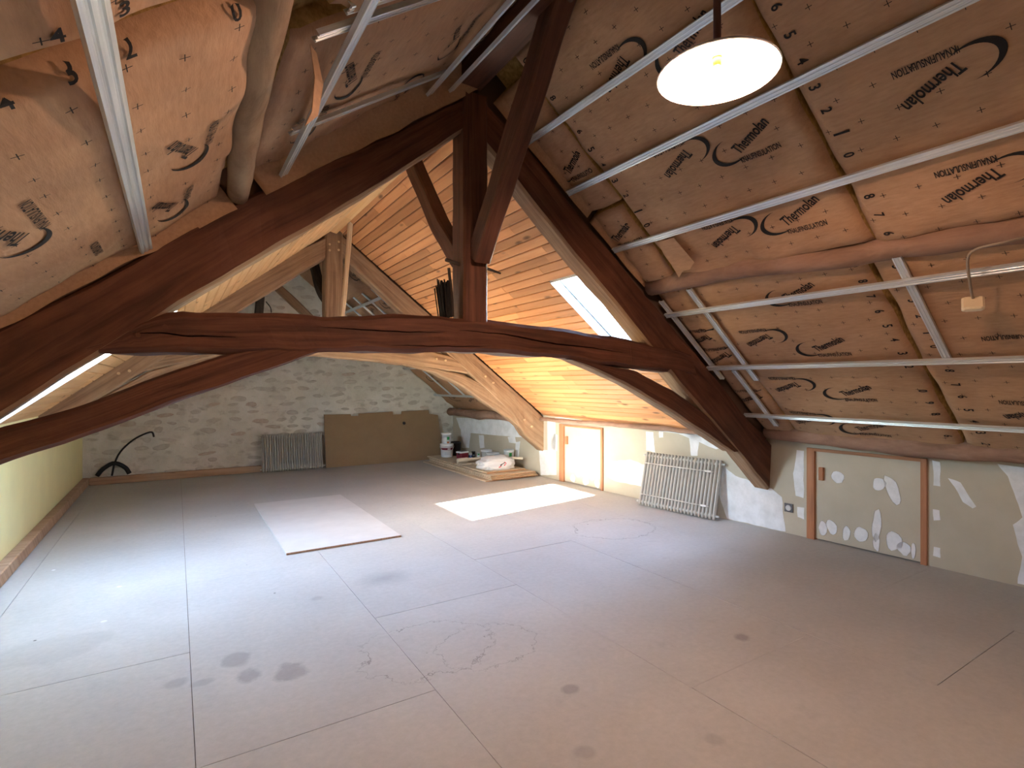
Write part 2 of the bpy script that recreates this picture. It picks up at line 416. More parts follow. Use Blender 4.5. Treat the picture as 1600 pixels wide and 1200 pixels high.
# skylights: lining boards, frame, pane
def skylight(name, side, h, fin, fp, fout, xt=None):
    x0, x1, y0, y1 = h; w = .02; xi = x1
    if xt is not None: x1 = xt
    root = tag(empty(name, (0, 0, 0)), kind='structure')
    def quad(nm, P4, n, mat, th=w):
        V = [Vector(p) for p in P4]; n = Vector(n).normalized() * th
        V2 = [v + n for v in V]
        f = MB(); f.add(V + V2, [[0,1,2,3],[7,6,5,4],[0,4,5,1],[1,5,6,2],[2,6,7,3],[3,7,4,0]]); f.build(nm, mat, root)
    for y, s in ((y0, 1), (y1, -1)):
        quad('side_lining', [(x0, y, fin(x0)), (xi, y, fin(xi)), (x1, y, fout(x1)), (x0, y, fout(x0))], (0, s, 0), M['lining_white'], .012)
    for x, xx, s in ((x0, x0, 1), (x1, xi, 1 if xi > x1 else -1)):
        quad('end_lining', [(xx, y0, fin(xx)), (xx, y1, fin(xx)), (x, y1, fout(x)), (x, y0, fout(x))], (s, 0, 0), M['lining_white'], .012)
    fm = MB(); b = .035
    for (xa, xb, ya, yb) in ((x0, x1, y0, y0 + b), (x0, x1, y1 - b, y1), (x0, x0 + b, y0, y1), (x1 - b, x1, y0, y1)):
        V = [(x, y, fp(x) + a) for a in (-.05, 0) for (x, y) in ((xa, ya), (xb, ya), (xb, yb), (xa, yb))]
        fm.add(V, [[0,3,2,1],[4,5,6,7],[0,1,5,4],[1,2,6,5],[2,3,7,6],[3,0,4,7]])
    fm.build('window_frame', M['skylight_frame'], root)
    g = MB()
    V = [(x, y, fp(x) + a) for a in (-.03, -.024) for (x, y) in ((x0 + b, y0 + b), (x1 - b, y0 + b), (x1 - b, y1 - b), (x0 + b, y1 - b))]
    g.add(V, [[0,3,2,1],[4,5,6,7],[0,1,5,4],[1,2,6,5],[2,3,7,6],[3,0,4,7]]); g.build('pane', M['pane_glass'], root)
    # daylight portal in the opening
    ld = bpy.data.lights.new(name + '_portal', 'AREA'); ld.shape = 'RECTANGLE'
    ld.size = (x1 - x0) / .7809; ld.size_y = y1 - y0; ld.cycles.is_portal = True
    lo = bpy.data.objects.new(name + '_portal', ld); COL.objects.link(lo)
    cx = (x0 + x1) / 2; lo.location = (cx, (y0 + y1) / 2, fout(cx) + .03)
    nr = NRM[side]; yv = Vector((0, 1, 0)); zv = -nr; xv = yv.cross(zv)
    lo.rotation_euler = Matrix((xv, yv, zv)).transposed().to_euler()
    return root
def zc(x, d=0.0): return 3.78 + d - .765 * (x - R)          # underside of the pine planks, skylight side
skylight('window_1', 1, SKR, lambda x: zc(x, -.01), lambda x: zc(x, .16), lambda x: zs(x, 4.23))
skylight('window_2', -1, SKL, lambda x: zs(x, 3.68), lambda x: zs(x, 4.20), lambda x: zs(x, 4.22), SKLT)

# ---------------------------------------------------------------- floor
fb = MB(); fb.box((-1.7, YF - .2, -.08), (6.0, YB + .2, -.02))
floor = tag(fb.build('floor', M['deck_wood']), kind='structure')
COLS = [(-1.25, -1.02, []), (-1.02, .07, [-.9, 1.3, 3.72, 6.15, 8.55]), (.07, 1.15, [.16, 2.58, 5.0, 7.4, 9.8]), (1.15, 2.30, [-1.2, 1.18, 3.59, 6.0, 8.4]),
        (2.30, 3.42, [-.55, 1.88, 4.3, 6.7, 9.1]), (3.42, 4.60, [-1.2, 1.2, 3.65, 6.05, 8.5]), (4.60, 5.80, [-.4, 2.0, 4.4, 6.8, 9.2])]
for (x0, x1, cuts) in COLS:
    ys = [YF] + cuts + [YB]
    for y0, y1 in zip(ys, ys[1:]):
        g = .0014; m = MB(); dz = random.uniform(-.0008, .0008)
        m.box((x0 + g, y0 + g, -.02), (x1 - g, y1 - g, dz))
        m.build('floor_panel', M['floor_board'], floor)

# ---------------------------------------------------------------- walls
wl = MB(); wl.box((XL - .12, YF, -.02), (XL, YB, 1.75)); tag(wl.build('wall_left', M['yellow_paint']), kind='structure')
def gable(name, y0, y1, mat, hole=None, x0=-1.4, x1=5.75):
    m = MB(); xs = [x0, R, x1]
    if hole: xs = [x0, hole[0], hole[1], x1] if not (hole[0] < R < hole[1]) else [x0, hole[0], R, hole[1], x1]
    for a, b in zip(xs, xs[1:]):
        segs = [(-.02, None)]
        if hole and a >= hole[0] and b <= hole[1]: segs = [(-.02, hole[2]), (hole[3], None)]
        for zl, zh in segs:
            za = zh if zh is not None else zs(a, 4.26); zb = zh if zh is not None else zs(b, 4.26)
            V = [(a, y0, zl), (b, y0, zl), (b, y1, zl), (a, y1, zl), (a, y0, za), (b, y0, zb), (b, y1, zb), (a, y1, za)]
            m.add(V, [[0,3,2,1],[4,5,6,7],[0,1,5,4],[1,2,6,5],[2,3,7,6],[3,0,4,7]])
    return tag(m.build(name, mat), kind='structure')
# stone gable: uneven mortar skin with stones set in it
m = MB(); nx, nzz = 90, 60; V = []; F = []
for j in range(nzz + 1):
    for i in range(nx + 1):
        x = -1.3 + 6.9 * i / nx; z = -.02 + (zs(x, 4.26) + .02) * j / nzz
        V.append((x, YB - .012 * nz(x * 2.2, z * 2.2, 3) - .010 * nz(x * 7, z * 7, 8), z))
for j in range(nzz):
    for i in range(nx):
        a = j * (nx + 1) + i; F.append([a, a + 1, a + nx + 2, a + nx + 1])
m.add(V, F); m.box((-1.4, YB + .03, -.02), (5.75, YB + .25, .9))
V = [(x, y, z) for y in (YB + .03, YB + .25) for (x, z) in ((-1.4, .9), (5.75, .9), (5.75, zs(5.75, 4.26)), (R, 4.26), (-1.4, zs(-1.4, 4.26)))]
m.add(V, [[0,1,2,3,4],[9,8,7,6,5],[0,5,6,1],[1,6,7,2],[2,7,8,3],[3,8,9,4],[4,9,5,0]])
wb = tag(m.build('wall_back', M['mortar']), kind='structure')
def stone_mesh(s):
    rr = random.Random(s); n = 9; V = [(0, -1.0, 0)]; F = []
    rad = [rr.uniform(.75, 1.1) for _ in range(n)]
    for k, (q, d) in enumerate(((.55, -.9), (.85, -.55), (1.0, .3))):
        for i in range(n):
            a = 2 * math.pi * i / n; V.append((math.cos(a) * rad[i] * q, d + rr.uniform(-.18, .18), math.sin(a) * rad[i] * q))
    for i in range(n): F.append([0, 1 + i, 1 + (i + 1) % n])
    for k in range(2):
        for i in range(n):
            j = (i + 1) % n; F.append([1 + k*n + i, 1 + (k+1)*n + i, 1 + (k+1)*n + j, 1 + k*n + j])
    return mesh('stone', V, F, M['stone'], smooth=False)
SM = [stone_mesh(s) for s in range(8)]
z = .12; cnt = 0
while z < 3.5 and cnt < 295:
    x = -1.2 + random.uniform(0, .2)
    while x < 5.3 and cnt < 295:
        w = random.uniform(.07, .17); hh = random.uniform(.028, .055)
        if z + hh < zs(x, 3.55) and random.random() < .72:
            link('stone', random.choice(SM), wb, (x + w, YB - .002, z + random.uniform(-.03, .03)), (0, random.uniform(-.15, .15), 0), (w, random.uniform(.004, .015), hh)); cnt += 1
        x += 2 * w + random.uniform(.03, .14)
    z += random.uniform(.12, .155)
gable('wall_front', YF - .25, YF, M['mortar'])

# right knee wall: plasterboard with two hatch openings
D1 = (6.05, 7.06, .94); D2 = (2.04, 3.07, .94)        # y0, y1, head
wr = MB()
def wseg(m, y0, y1, z0, z1, th=.10, d=0.0):
    V = [(xw(y) + d + dx, y, z) for z in (z0, z1) for (y, dx) in ((y0, 0), (y0, th), (y1, th), (y1, 0))]
    F_ = [[0,3,2,1],[4,5,6,7],[0,1,5,4],[1,2,6,5],[2,3,7,6],[3,0,4,7]]
    lv = (z1 - z0) > (y1 - y0)
    m.add(V, F_, [[(V[i][2], V[i][1] + V[i][0]) if lv else (V[i][1], V[i][2] + V[i][0]) for i in f] for f in F_])
for a, b, zl in ((YF, D2[0], -.02), (D2[0], D2[1], D2[2]), (D2[1], D1[0], -.02), (D1[0], D1[1], D1[2]), (D1[1], YB, -.02)): wseg(wr, a, b, zl, 1.3)
wright = tag(wr.build('wall_right', M['plasterboard']), kind='structure')
m = MB(); m.box((5.92, YF - .2, -.06), (6.05, YB + .2, 1.05)); tag(m.build('wall_eaves', M['deck_wood']), kind='structure')
m = MB(); m.box((-1.62, YF - .2, -.06), (-1.50, YB + .2, 1.60)); tag(m.build('wall_eaves', M['deck_wood']), kind='structure')
def patch(pts, parent, d=-.0018, mat='filler', sub=5, wob=.012, seed=0):
    """thin smear of filler, outline in (y, z) on the knee wall"""
    P = []; n = len(pts)
    for i in range(n):
        a, b = Vector(pts[i]), Vector(pts[(i+1) % n])
        for k in range(sub):
            q = a.lerp(b, k / sub); q = q + Vector((nz(q.x*9+seed, q.y*9, 1), nz(q.x*9, q.y*9+seed, 5))) * wob
            P.append((q.x, max(.004, q.y)))
    V = [(xw(y) + d, y, z) for y, z in P] + [(xw(y) + .001, y, z) for y, z in P]; N = len(P)
    F = [list(range(N))] + [[i, i + N, (i+1) % N + N, (i+1) % N] for i in range(N)]
    return obj('filler_patch', V, F, M[mat], parent)
def blob(y, z, ry, rz, parent, d=-.0018, seed=0, tilt=0.0):
    pts = []
    for i in range(14):
        a = 2 * math.pi * i / 14; q = 1 + .25 * nz(math.cos(a)*1.3+seed, math.sin(a)*1.3, seed)
        u, v = math.cos(a)*ry*q, math.sin(a)*rz*q
        pts.append((y + u*math.cos(tilt) - v*math.sin(tilt), z + u*math.sin(tilt) + v*math.cos(tilt)))
    return patch(pts, parent, d, sub=2, wob=.008, seed=seed)
for i, pts in enumerate([
    [(7.21,1.04),(6.67,1.07),(5.83,1.10),(4.8,1.10),(4.14,.98),(3.99,.9),(4.14,.81),(4.7,.96),(5.34,.99),(5.96,.99),(6.98,.97)],
    [(7.4,1.0),(7.18,1.01),(7.15,.08),(7.58,.02),(7.63,.43),(7.39,.48)],
    [(5.97,.44),(5.52,.53),(5.31,.49),(5.05,.50),(4.7,.46),(4.7,.2),(5.33,.18),(5.8,.18),(5.97,.22)],
    [(5.23,.95),(5.11,.95),(5.08,.68),(5.23,.69)], [(5.01,.98),(4.94,.97),(4.94,.88),(5.01,.88)], [(4.55,.98),(4.38,.96),(4.41,.70),(4.5,.70)],
    [(4.1,.66),(3.89,.53),(3.76,.51),(3.63,.46),(3.46,.45),(3.34,.38),(3.33,.22),(3.3,.006),(3.57,.006),(4.0,.006),(4.12,.3)],
    [(3.18,.90),(3.11,.9),(3.11,.4),(3.19,.41),(3.22,.65)], [(3.18,.30),(3.11,.31),(3.11,.18),(3.18,.19)],
    [(2.0,.93),(1.95,.92),(1.95,.71),(2.0,.71)], [(2.0,.5),(1.95,.5),(1.95,.42),(2.0,.41)], [(2.0,.18),(1.95,.18),(1.95,.09),(2.0,.09)],
    [(1.89,.79),(1.81,.76),(1.71,.58),(1.73,.56),(1.79,.6)], [(1.57,.95),(1.30,.95),(1.30,.5),(1.41,.5),(1.47,.74),(1.51,.86)], [(1.48,.48),(1.38,.59),(1.36,.02),(1.45,.02),(1.43,.24)],
    [(10.6,.86),(7.86,.95),(7.93,.64),(8.89,.60),(9.98,.57),(10.04,.25),(10.34,.22),(10.4,.6)], [(8.33,.53),(8.19,.55),(8.25,.25),(8.35,.25)], [(9.65,.55),(9.45,.56),(9.42,.31),(9.6,.29)], [(8.6,.60),(8.35,.63),(8.33,.50),(8.54,.5)],
    [(6.0,.88),(5.93,.9),(5.92,.62),(6.0,.6)], [(7.13,.75),(7.28,.78),(7.3,.5),(7.14,.48)]]):
    patch(pts, wright, seed=i * 1.7)

# hatch doors in the knee wall
def hatch(name, D, fm, blobs, postw):
    y0, y1, zh = D
    root = tag(empty(name, (xw((y0+y1)/2), (y0+y1)/2, 0)), kind='structure')
    lf = MB(); wseg(lf, y0 + .045, y1 - .045, .012, zh - .03, .03, .008); leaf = lf.build('door_leaf', M['plasterboard'], root)
    for k, (a, b, c, e) in enumerate(((y1 - postw, y1, 0, zh), (y0, y0 + .045, 0, zh), (y0 + .045, y1 - postw, zh - .03, zh))):
        f = MB(); wseg(f, a, b, c, e, .10 if k < 2 else .06, -.022); f.build(('door_post', 'door_post', 'door_head')[k], M[fm], root)
    h = MB(); hy = y1 - postw - .05; wseg(h, hy - .035, hy + .005, .62, .75, .035, -.026); h.build('handle_block', M['frame_wood'], leaf)
    for i, (u, v, ru, rv, tl) in enumerate(blobs): 
        o = blob(u, v, ru, rv, leaf, d=.0062, seed=i + y0, tilt=tl)
    return root
hatch('door_2', D2, 'frame_wood', [(2.78,.67,.055,.06,0),(2.42,.66,.055,.06,.3),(2.31,.62,.055,.13,-.35),(2.92,.13,.04,.07,0),(2.84,.16,.05,.07,-.4),(2.70,.13,.035,.07,.1),(2.57,.15,.06,.07,0),(2.44,.27,.035,.16,.1),(2.44,.1,.03,.08,0),(2.30,.15,.065,.09,0),(2.22,.10,.06,.06,.3),(2.15,.10,.02,.07,0)], .075)
hatch('door_1', D1, 'frame_wood', [(6.62,.70,.06,.07,0),(6.32,.68,.06,.08,.2),(6.62,.2,.07,.08,0),(6.3,.2,.07,.08,.2),(6.75,.08,.06,.06,0),(6.45,.08,.07,.06,0),(6.2,.09,.06,.07,0),(6.86,.45,.06,.12,.1)], .11)

# plinth timbers
m = MB(); m.box((XL, 2.2, 0), (XL + .09, YB - .02, .115), .008); tag(m.build('baseboard_left', M['plinth_wood']), kind='structure')
m = MB(); m.box((XL + .09, YB - .11, 0), (1.32, YB - .02, .115), .008); tag(m.build('baseboard_back', M['plinth_wood']), kind='structure')

# ---------------------------------------------------------------- roof trusses
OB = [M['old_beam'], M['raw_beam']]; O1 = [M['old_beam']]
tr = tag(empty('roof_truss', (R, (T1+T1B)/2, 0)), 'dark red-brown timber truss with cambered tie beam, king post standing on it', 'roof truss')
member('principal_rafter', [(1.86,3.74),(2.35,3.423),(2.79,3.045),(3.41,2.564),(4.03,2.085),(4.6,1.664),(5.07,1.263),(5.54,.953)],
       [(1.86,3.44),(2.17,3.201),(2.47,2.93),(2.79,2.656),(3.22,2.321),(3.62,1.98),(4.03,1.63),(4.95,.90),(5.49,.44)], T1, T1B, OB, tr, 44, seed=1)
member('principal_rafter', [(-1.24,1.50),(-.71,1.868),(-.16,2.27),(.2,2.58),(.5,2.793),(1.0,3.129),(1.39,3.40),(1.75,3.66)],
       [(-1.24,1.03),(-.71,1.448),(-.35,1.744),(-.04,1.99),(.40,2.331),(1.0,2.80),(1.75,3.42)], T1, T1B, OB, tr, 44, seed=2)
tie = member('tie_beam', [(-.40,1.80),(-.27,1.883),(-.13,1.952),(0,1.988),(.40,2.013),(.76,2.03),(1.35,2.075),(1.63,2.081),(1.95,2.074),(2.29,2.071),(2.79,2.038),(3.22,2.005),(3.77,1.966),(4.20,1.90)],
       [(-.36,1.771),(-.13,1.767),(.40,1.78),(1.0,1.811),(1.63,1.831),(1.95,1.832),(2.47,1.818),(2.79,1.795),(3.22,1.761),(4.03,1.703),(4.3,1.66)], T1 - .005, T1B - .02, [M['old_beam']], tr, 70, .03, .02, seed=3)
member('curved_strut', [(-1.24,1.16),(-.71,1.387),(-.63,1.414),(-.43,1.487),(-.27,1.557),(0,1.67),(.25,1.772),(.40,1.80)],
       [(-1.24,.98),(-.71,1.21),(-.41,1.331),(.05,1.519),(.29,1.611),(.54,1.708),(.76,1.805)], T1 + .01, T1B - .03, O1, tr, 40, seed=4)
member('curved_strut', [(2.87,1.80),(3.53,1.715),(3.99,1.528),(4.48,1.295),(4.98,.90)],
       [(2.74,1.80),(3.04,1.72),(3.53,1.531),(4.2,1.223),(4.87,.90)], T1 + .01, T1B - .03, OB, tr, 40, seed=5)
member('king_post', [(1.755,3.72),(1.755,2.055)], [(1.955,3.72),(1.955,2.045)], T1 - .01, T1B, O1, tr, 26, .015, .010, seed=6)
def brace(name, pts, w, h, mat, parent, up=(1, 0, 0), seed=0, n=20):
    m = MB(); c = .012
    pr = [(-w/2+c, -h/2), (w/2-c, -h/2), (w/2, -h/2+c), (w/2, h/2-c), (w/2-c, h/2), (-w/2+c, h/2), (-w/2, h/2-c), (-w/2, -h/2+c)]
    m.sweep(smooth_path(pts, n), pr, up=up, jit=.01, seed=seed); return m.build(name, mat, parent)
brace('ridge_brace', [(1.87, 3.44, 2.52), (1.87, 2.98, 3.12), (1.87, 2.36, 3.92)], .16, .13, M['old_beam'], tr, seed=1)
brace('ridge_brace', [(1.84, 3.66, 2.55), (1.84, 4.10, 2.98), (1.84, 4.75, 3.78)], .15, .12, M['old_beam'], tr, seed=2)
m = MB(); m.tube([(1.76, 3.52, 2.475), (1.64, 3.50, 2.49)], .014, 8, jit=.004); m.build('wooden_peg', M['dark_stick'], tr)
m = MB(); m.tube([(1.95, 3.50, 2.47), (2.08, 3.47, 2.435)], .013, 8, jit=.004, scales=[1, .5]); m.build('wooden_peg', M['dark_stick'], tr)
for (x, z) in ((-.17, 1.86), (-.05, 1.91), (.62, 1.855), (.74, 1.853)):
    m = MB(); m.tube([(x, T1 + .004, z), (x, T1 - .008, z)], .013, 8); m.build('peg_head', M['old_beam'], tr)
# drying cracks of the tie beam: wedge-shaped grooves cut into its face
def groove(beam, pts, th):
    P = resample(pts, 24); V = []; F = []; n = len(P); L = beam.parent.location
    for i, q in enumerate(P):
        w = th * math.sin(math.pi * i / (n - 1)) + .0008; j = .006 * nz(q.x * 9, q.z * 9, 2)
        for (y, dz) in ((T1 - .05, w * 1.6), (T1 - .05, -w * 1.6), (T1 + .07, 0)): V.append((q.x - L.x, y - L.y, q.z + dz + j - L.z))
    for k in range(n - 1):
        for a in range(3):
            b = (a + 1) % 3; F.append([3*k+a, 3*k+b, 3*k+3+b, 3*k+3+a])
    F += [[2, 1, 0], [3*n-3, 3*n-2, 3*n-1]]
    import bmesh
    me = mesh('cutter', V, F, M['old_beam']); bm = bmesh.new(); bm.from_mesh(me); bmesh.ops.recalc_face_normals(bm, faces=bm.faces); bm.to_mesh(me); bm.free()
    c = link('cutter', me, beam.parent)
    md = beam.modifiers.new('cut', 'BOOLEAN'); md.operation = 'DIFFERENCE'; md.object = c; md.solver = 'EXACT'
    bpy.context.view_layer.update()
    new = bpy.data.meshes.new_from_object(beam.evaluated_get(bpy.context.evaluated_depsgraph_get()))
    beam.modifiers.clear(); bpy.data.objects.remove(c)
    if len(new.polygons) > 100: beam.data = new
for pts, th in (([(1.72,0,1.985),(2.1,0,1.975),(2.5,0,1.93),(3.0,0,1.90),(3.4,0,1.87)], .006), ([(.75,0,1.955),(1.2,0,1.95),(1.6,0,1.96)], .004),
                ([(-.2,0,1.875),(.05,0,1.868),(.3,0,1.87)], .004), ([(1.2,0,1.86),(1.7,0,1.868),(2.0,0,1.88)], .003)): groove(tie, pts, th)

def infill(parent, ya, yb, right, left):
    for pts in (right, left):
        V = [(x, y, z) for y in (ya, yb) for (x, z) in [(x, z - .06) for x, z in pts] + [(x, zs(x, 4.225)) for x, z in pts[::-1]]]; N = len(pts) * 2
        F = [list(range(N)), list(range(N, 2*N))[::-1]] + [[i, N + i, N + (i+1) % N, (i+1) % N] for i in range(N)]
        obj('infill_board', V, F, M['deck_wood'], parent)
infill(tr, 3.52, 3.57, [(R,3.80),(2.35,3.40),(4.03,2.06),(5.07,1.24),(5.60,.93)], [(R,3.66),(1.0,3.10),(.2,2.55),(-.71,1.84),(-1.30,1.42)])
RB = [M['raw_beam']]
t2 = tag(empty('roof_truss', (R, (T2+T2B)/2, 0)), 'lighter brown timber truss with curved struts, spanning between the pine ceiling and stone gable', 'roof truss')
member('principal_rafter', [(1.86,3.72),(2.1,3.54),(2.93,2.90),(3.71,2.305),(4.47,1.72),(5.1,1.24),(5.38,1.02)], [(1.86,3.42),(2.06,3.27),(2.83,2.64),(3.55,2.07),(4.0,1.70),(4.72,1.12),(4.97,.74),(5.36,.44)], T2, T2B, RB, t2, 40, seed=11)
member('principal_rafter', [(-1.24,1.50),(-.70,1.88),(.23,2.66),(.86,3.06),(1.75,3.62)], [(-1.24,1.04),(-.97,1.25),(-.43,1.66),(.72,2.55),(1.75,3.33)], T2, T2B, RB, t2, 40, seed=12)
member('tie_beam', [(-.35,1.95),(.2,2.10),(.9,2.2),(1.8,2.24),(2.6,2.2),(3.3,2.1),(3.8,1.98)], [(-.35,1.74),(.37,1.93),(1.0,1.97),(1.57,1.98),(2.17,1.94),(3.08,1.86),(3.9,1.76)], T2 + .01, T2B, RB, t2, 40, seed=13)
member('curved_strut', [(3.0,1.90),(3.83,1.75),(4.23,1.58),(4.72,1.18),(4.9,1.0)], [(2.8,1.89),(3.3,1.78),(3.77,1.58),(4.72,1.0),(4.97,.80)], T2 + .02, T2B - .02, RB, t2, 36, seed=14)
member('curved_strut', [(-1.24,1.1),(-.75,1.42),(-.3,1.73),(.35,1.98)], [(-1.24,.92),(-.75,1.24),(-.3,1.52),(.4,1.86),(.75,1.97)], T2 + .02, T2B - .02, RB, t2, 36, seed=15)
member('king_post', [(1.72,3.72),(1.72,2.2)], [(1.95,3.72),(1.95,2.2)], T2 - .015, T2B, RB, t2, 22, .015, .010, seed=16)
brace('ridge_brace', [(1.80, 7.72, 2.75), (1.80, 8.2, 3.05), (1.80, 8.9, 3.75)], .13, .12, M['dark_stick'], t2, seed=5)
for (x, z) in ((1.77, 3.50), (1.77, 3.42), (1.89, 3.55), (1.89, 3.44), (3.35, 1.98), (3.5, 1.96), (4.2, 1.72), (4.35, 1.62), (4.95, 1.0), (5.1, .88), (-.55, 1.72), (-.45, 1.75)):
    m = MB(); m.tube([(x, T2 + .01, z), (x, T2 - .03, z)], .016, 8); m.build('peg_head', M['lath'], t2)

infill(t2, 7.58, 7.64, [(R,3.80),(2.93,2.84),(4.47,1.58),(5.40,.98)], [(R,3.62),(.86,3.04),(.23,2.62),(-.70,1.84),(-1.30,1.42)])
m = MB(); m.sweep(resample([(R, YF, 3.86), (R, YB, 3.86)], 30), [(-.08, -.1), (.08, -.1), (.08, .1), (-.08, .1)], jit=.015)
tag(m.build('ridge_beam', M['old_beam']), 'dark timber ridge beam running along the top of the roof', 'beam')
# prop from the ridge down to the far tie beam, and other timbers of the far bay
o = brace('timber_prop', [(1.925, 6.98, 3.80), (1.89, 7.38, 2.26)], .055, .07, M['lath'], None, up=(0, 1, 0), n=8)
tag(o, 'slender pale sawn batten propped in front of the lighter truss king post', 'batten')
o = brace('timber_post', [(1.08, 9.3, 2.35), (1.10, 9.3, 2.6), (1.16, 9.3, 3.35)], .12, .12, M['dark_stick'], None, up=(0, 1, 0), n=10)
tag(o, 'dark weathered post standing in front of the stone gable with a loose cable', 'post')
m = MB(); m.tube(smooth_path([(1.2, 9.2, 2.62), (1.27, 9.2, 2.66), (1.27, 9.2, 2.8), (1.2, 9.2, 2.9)], 14), .008, 6)
m.build('loose_cable', M['black_rubber'], o, world=False)
o = brace('diagonal_timber', [(1.27, 9.12, 3.20), (1.6, 8.95, 2.86), (2.0, 8.8, 2.42)], .12, .10, M['raw_beam'], None, up=(0, 1, 0), n=12)
tag(o, 'short brown diagonal timber between the lighter truss and the stone gable', 'timber')
o = brace('cross_timber', [(-.2, 9.3, 2.28), (.6, 9.3, 2.28), (2.6, 9.3, 2.28)], .12, .12, M['raw_beam'], None, n=14)
tag(o, 'horizontal brown timber close to the stone gable carrying the dark post', 'beam')

# purlin logs
def log(name, pts, r, label, mat='bark_log', seed=0, jit=.03):
    m = MB(); P = smooth_path(pts, 26); n = 12
    m.sweep(P, [(r*math.cos(2*math.pi*i/n), r*math.sin(2*math.pi*i/n)) for i in range(n)], jit=jit, seed=seed, scales=[1 + .12*nz(p.y*1.3, seed, 2) for p in P])
    return tag(m.build(name, M[mat], smooth=True), label, 'log')
log('purlin_log', [(3.78, YF, 2.40), (3.78, .3, 2.42), (3.74, 1.4, 2.44), (3.66, 2.3, 2.47), (3.64, 3.42, 2.50)], .085, 'rough round purlin log between upper and lower insulation on the lamp side', seed=1)
log('purlin_log', [(5.46, YF, 1.10), (5.47, 1.0, 1.10), (5.44, 2.2, 1.07), (5.45, 3.42, 1.09)], .095, 'rough wall plate log on top of the knee wall above the handled hatch', seed=2)
log('purlin_log', [(.22, YF, 2.66), (.22, 1.0, 2.68), (.24, 2.2, 2.71), (.30, 3.445, 2.69)], .062, 'pale cracked purlin log in the slope opposite the lamp', 'pale_log', seed=3, jit=.012)
log('purlin_log', [(5.22, 7.75, 1.0), (5.18, 9, .99), (5.12, 10.7, .98)], .085, 'gnarled wall plate log behind the lighter truss above the paint pots', seed=4)
log('purlin_log', [(5.40, 3.75, .99), (5.36, 5, 1.02), (5.26, 7.45, 1.01)], .032, 'thin log along the foot of the pine plank ceiling', seed=6)

# ---------------------------------------------------------------- pine planks in the middle bay
def clad(parent, side, zf, x_lo, x_hi, y0, y1, hole, mat, pw):
    du = pw * .7809; n = int(round((x_hi - x_lo) / du)); du = (x_hi - x_lo) / n
    for i in range(n):
        xa, xb = x_lo + du * i, x_lo + du * (i + 1)
        spans = [(y0, y1)]
        if hole and xb > hole[0] and xa < hole[1]: spans = [(y0, hole[2]), (hole[3], y1)]
        for (s0, s1) in spans:
            if s1 - s0 < .02: continue
            cuts = [s0]; q = s0 + random.uniform(.5, 1.9)
            while q < s1 - .35: cuts.append(q); q += random.uniform(.9, 2.0)
            cuts.append(s1)
            for c0, c1 in zip(cuts, cuts[1:]):
                g = .0022; ch = .006; th = .016
                ra, rb = xa + g, xb - g
                V = []; j = random.uniform(-.001, .001)
                for y in (c0 + .0008, c1 - .0008):
                    for (x, off) in ((ra, -th), (ra, -ch), (ra + ch, 0), (rb - ch, 0), (rb, -ch), (rb, -th)):
                        V.append(Vector((x, y, zf(x))) + NRM[side] * (off + j))
                F = []; UV = []
                vs = [0, .01, .014, pw - .014, pw - .01, pw]
                for k in range(5):
                    F.append([k, k+1, k+7, k+6]); UV.append([(c0, vs[k]), (c0, vs[k+1]), (c1, vs[k+1]), (c1, vs[k])])
                F += [[5, 4, 3, 2, 1, 0], [6, 7, 8, 9, 10, 11], [0, 6, 11, 5]]
                UV += [[(0, 0)] * 6, [(0, 0)] * 6, [(0, 0)] * 4]
                obj('plank', V, F, M[mat], parent, UV)
clad(cr, 1, zc, 1.87, 5.42, T1B, T2 + .02, SKR, 'pine_clad', .105)
clad(cl, -1, lambda x: zs(x, 3.70), XL, 1.87, T1B, T2 + .02, SKL, 'pine_left', .12)

# ---------------------------------------------------------------- insulation
def text_shape(txt, size, xs=.72, bold=.012):
    cu = bpy.data.curves.new('t', 'FONT'); cu.body = txt; cu.size = 1.0; cu.offset = bold; cu.resolution_u = 3
    o = bpy.data.objects.new('t', cu); COL.objects.link(o)
    dg = bpy.context.evaluated_depsgraph_get(); me = o.evaluated_get(dg).to_mesh()
    V = [(v.co.x * xs, v.co.y) for v in me.vertices]; F = [list(p.vertices) for p in me.polygons]
    o.evaluated_get(dg).to_mesh_clear(); bpy.data.objects.remove(o); bpy.data.curves.remove(cu)
    w = max(v[0] for v in V); k = size / w
    return [((x - w/2) * k, y * k) for x, y in V], F
TX_T = text_shape('Thermolan', .27, .62, .02); TX_K = text_shape('KNAUFINSULATION', .25, .5, .02)
TX_N = [text_shape(str(d), .030, .8, .02) for d in range(10)]
def swoosh():
    n = 22; o = []; i_ = []
    for k in range(n):
        a = math.radians(75 + 225 * k / (n - 1)); w = .032 * math.sin(math.pi * k / (n - 1)) ** 1.2 + .001
        o.append((.12 * math.cos(a), .085 * math.sin(a))); i_.append(((.12 - w) * math.cos(a), (.085 - w * .75) * math.sin(a)))
    return o + i_, [[k, k+1, k+1+n, k+n] for k in range(n-1)]
TX_S = swoosh()
def cross():
    w, l = .0016, .016
    return [(-l,-w),(l,-w),(l,w),(-l,w),(-w,-l),(w,-l),(w,l),(-w,l)], [[0,1,2,3],[4,5,6,7]]
TX_C = cross()
def xf(shape, ang, dx, dy, k=1.0):
    c, s = math.cos(ang), math.sin(ang)
    return [((x*c - y*s)*k + dx, (x*s + y*c)*k + dy) for x, y in shape[0]], shape[1]
LOGO = [xf(TX_S, math.radians(15), -.13, -.005), xf(TX_T, math.radians(24), .045, .012), xf(TX_K, 0, .03, -.105)]
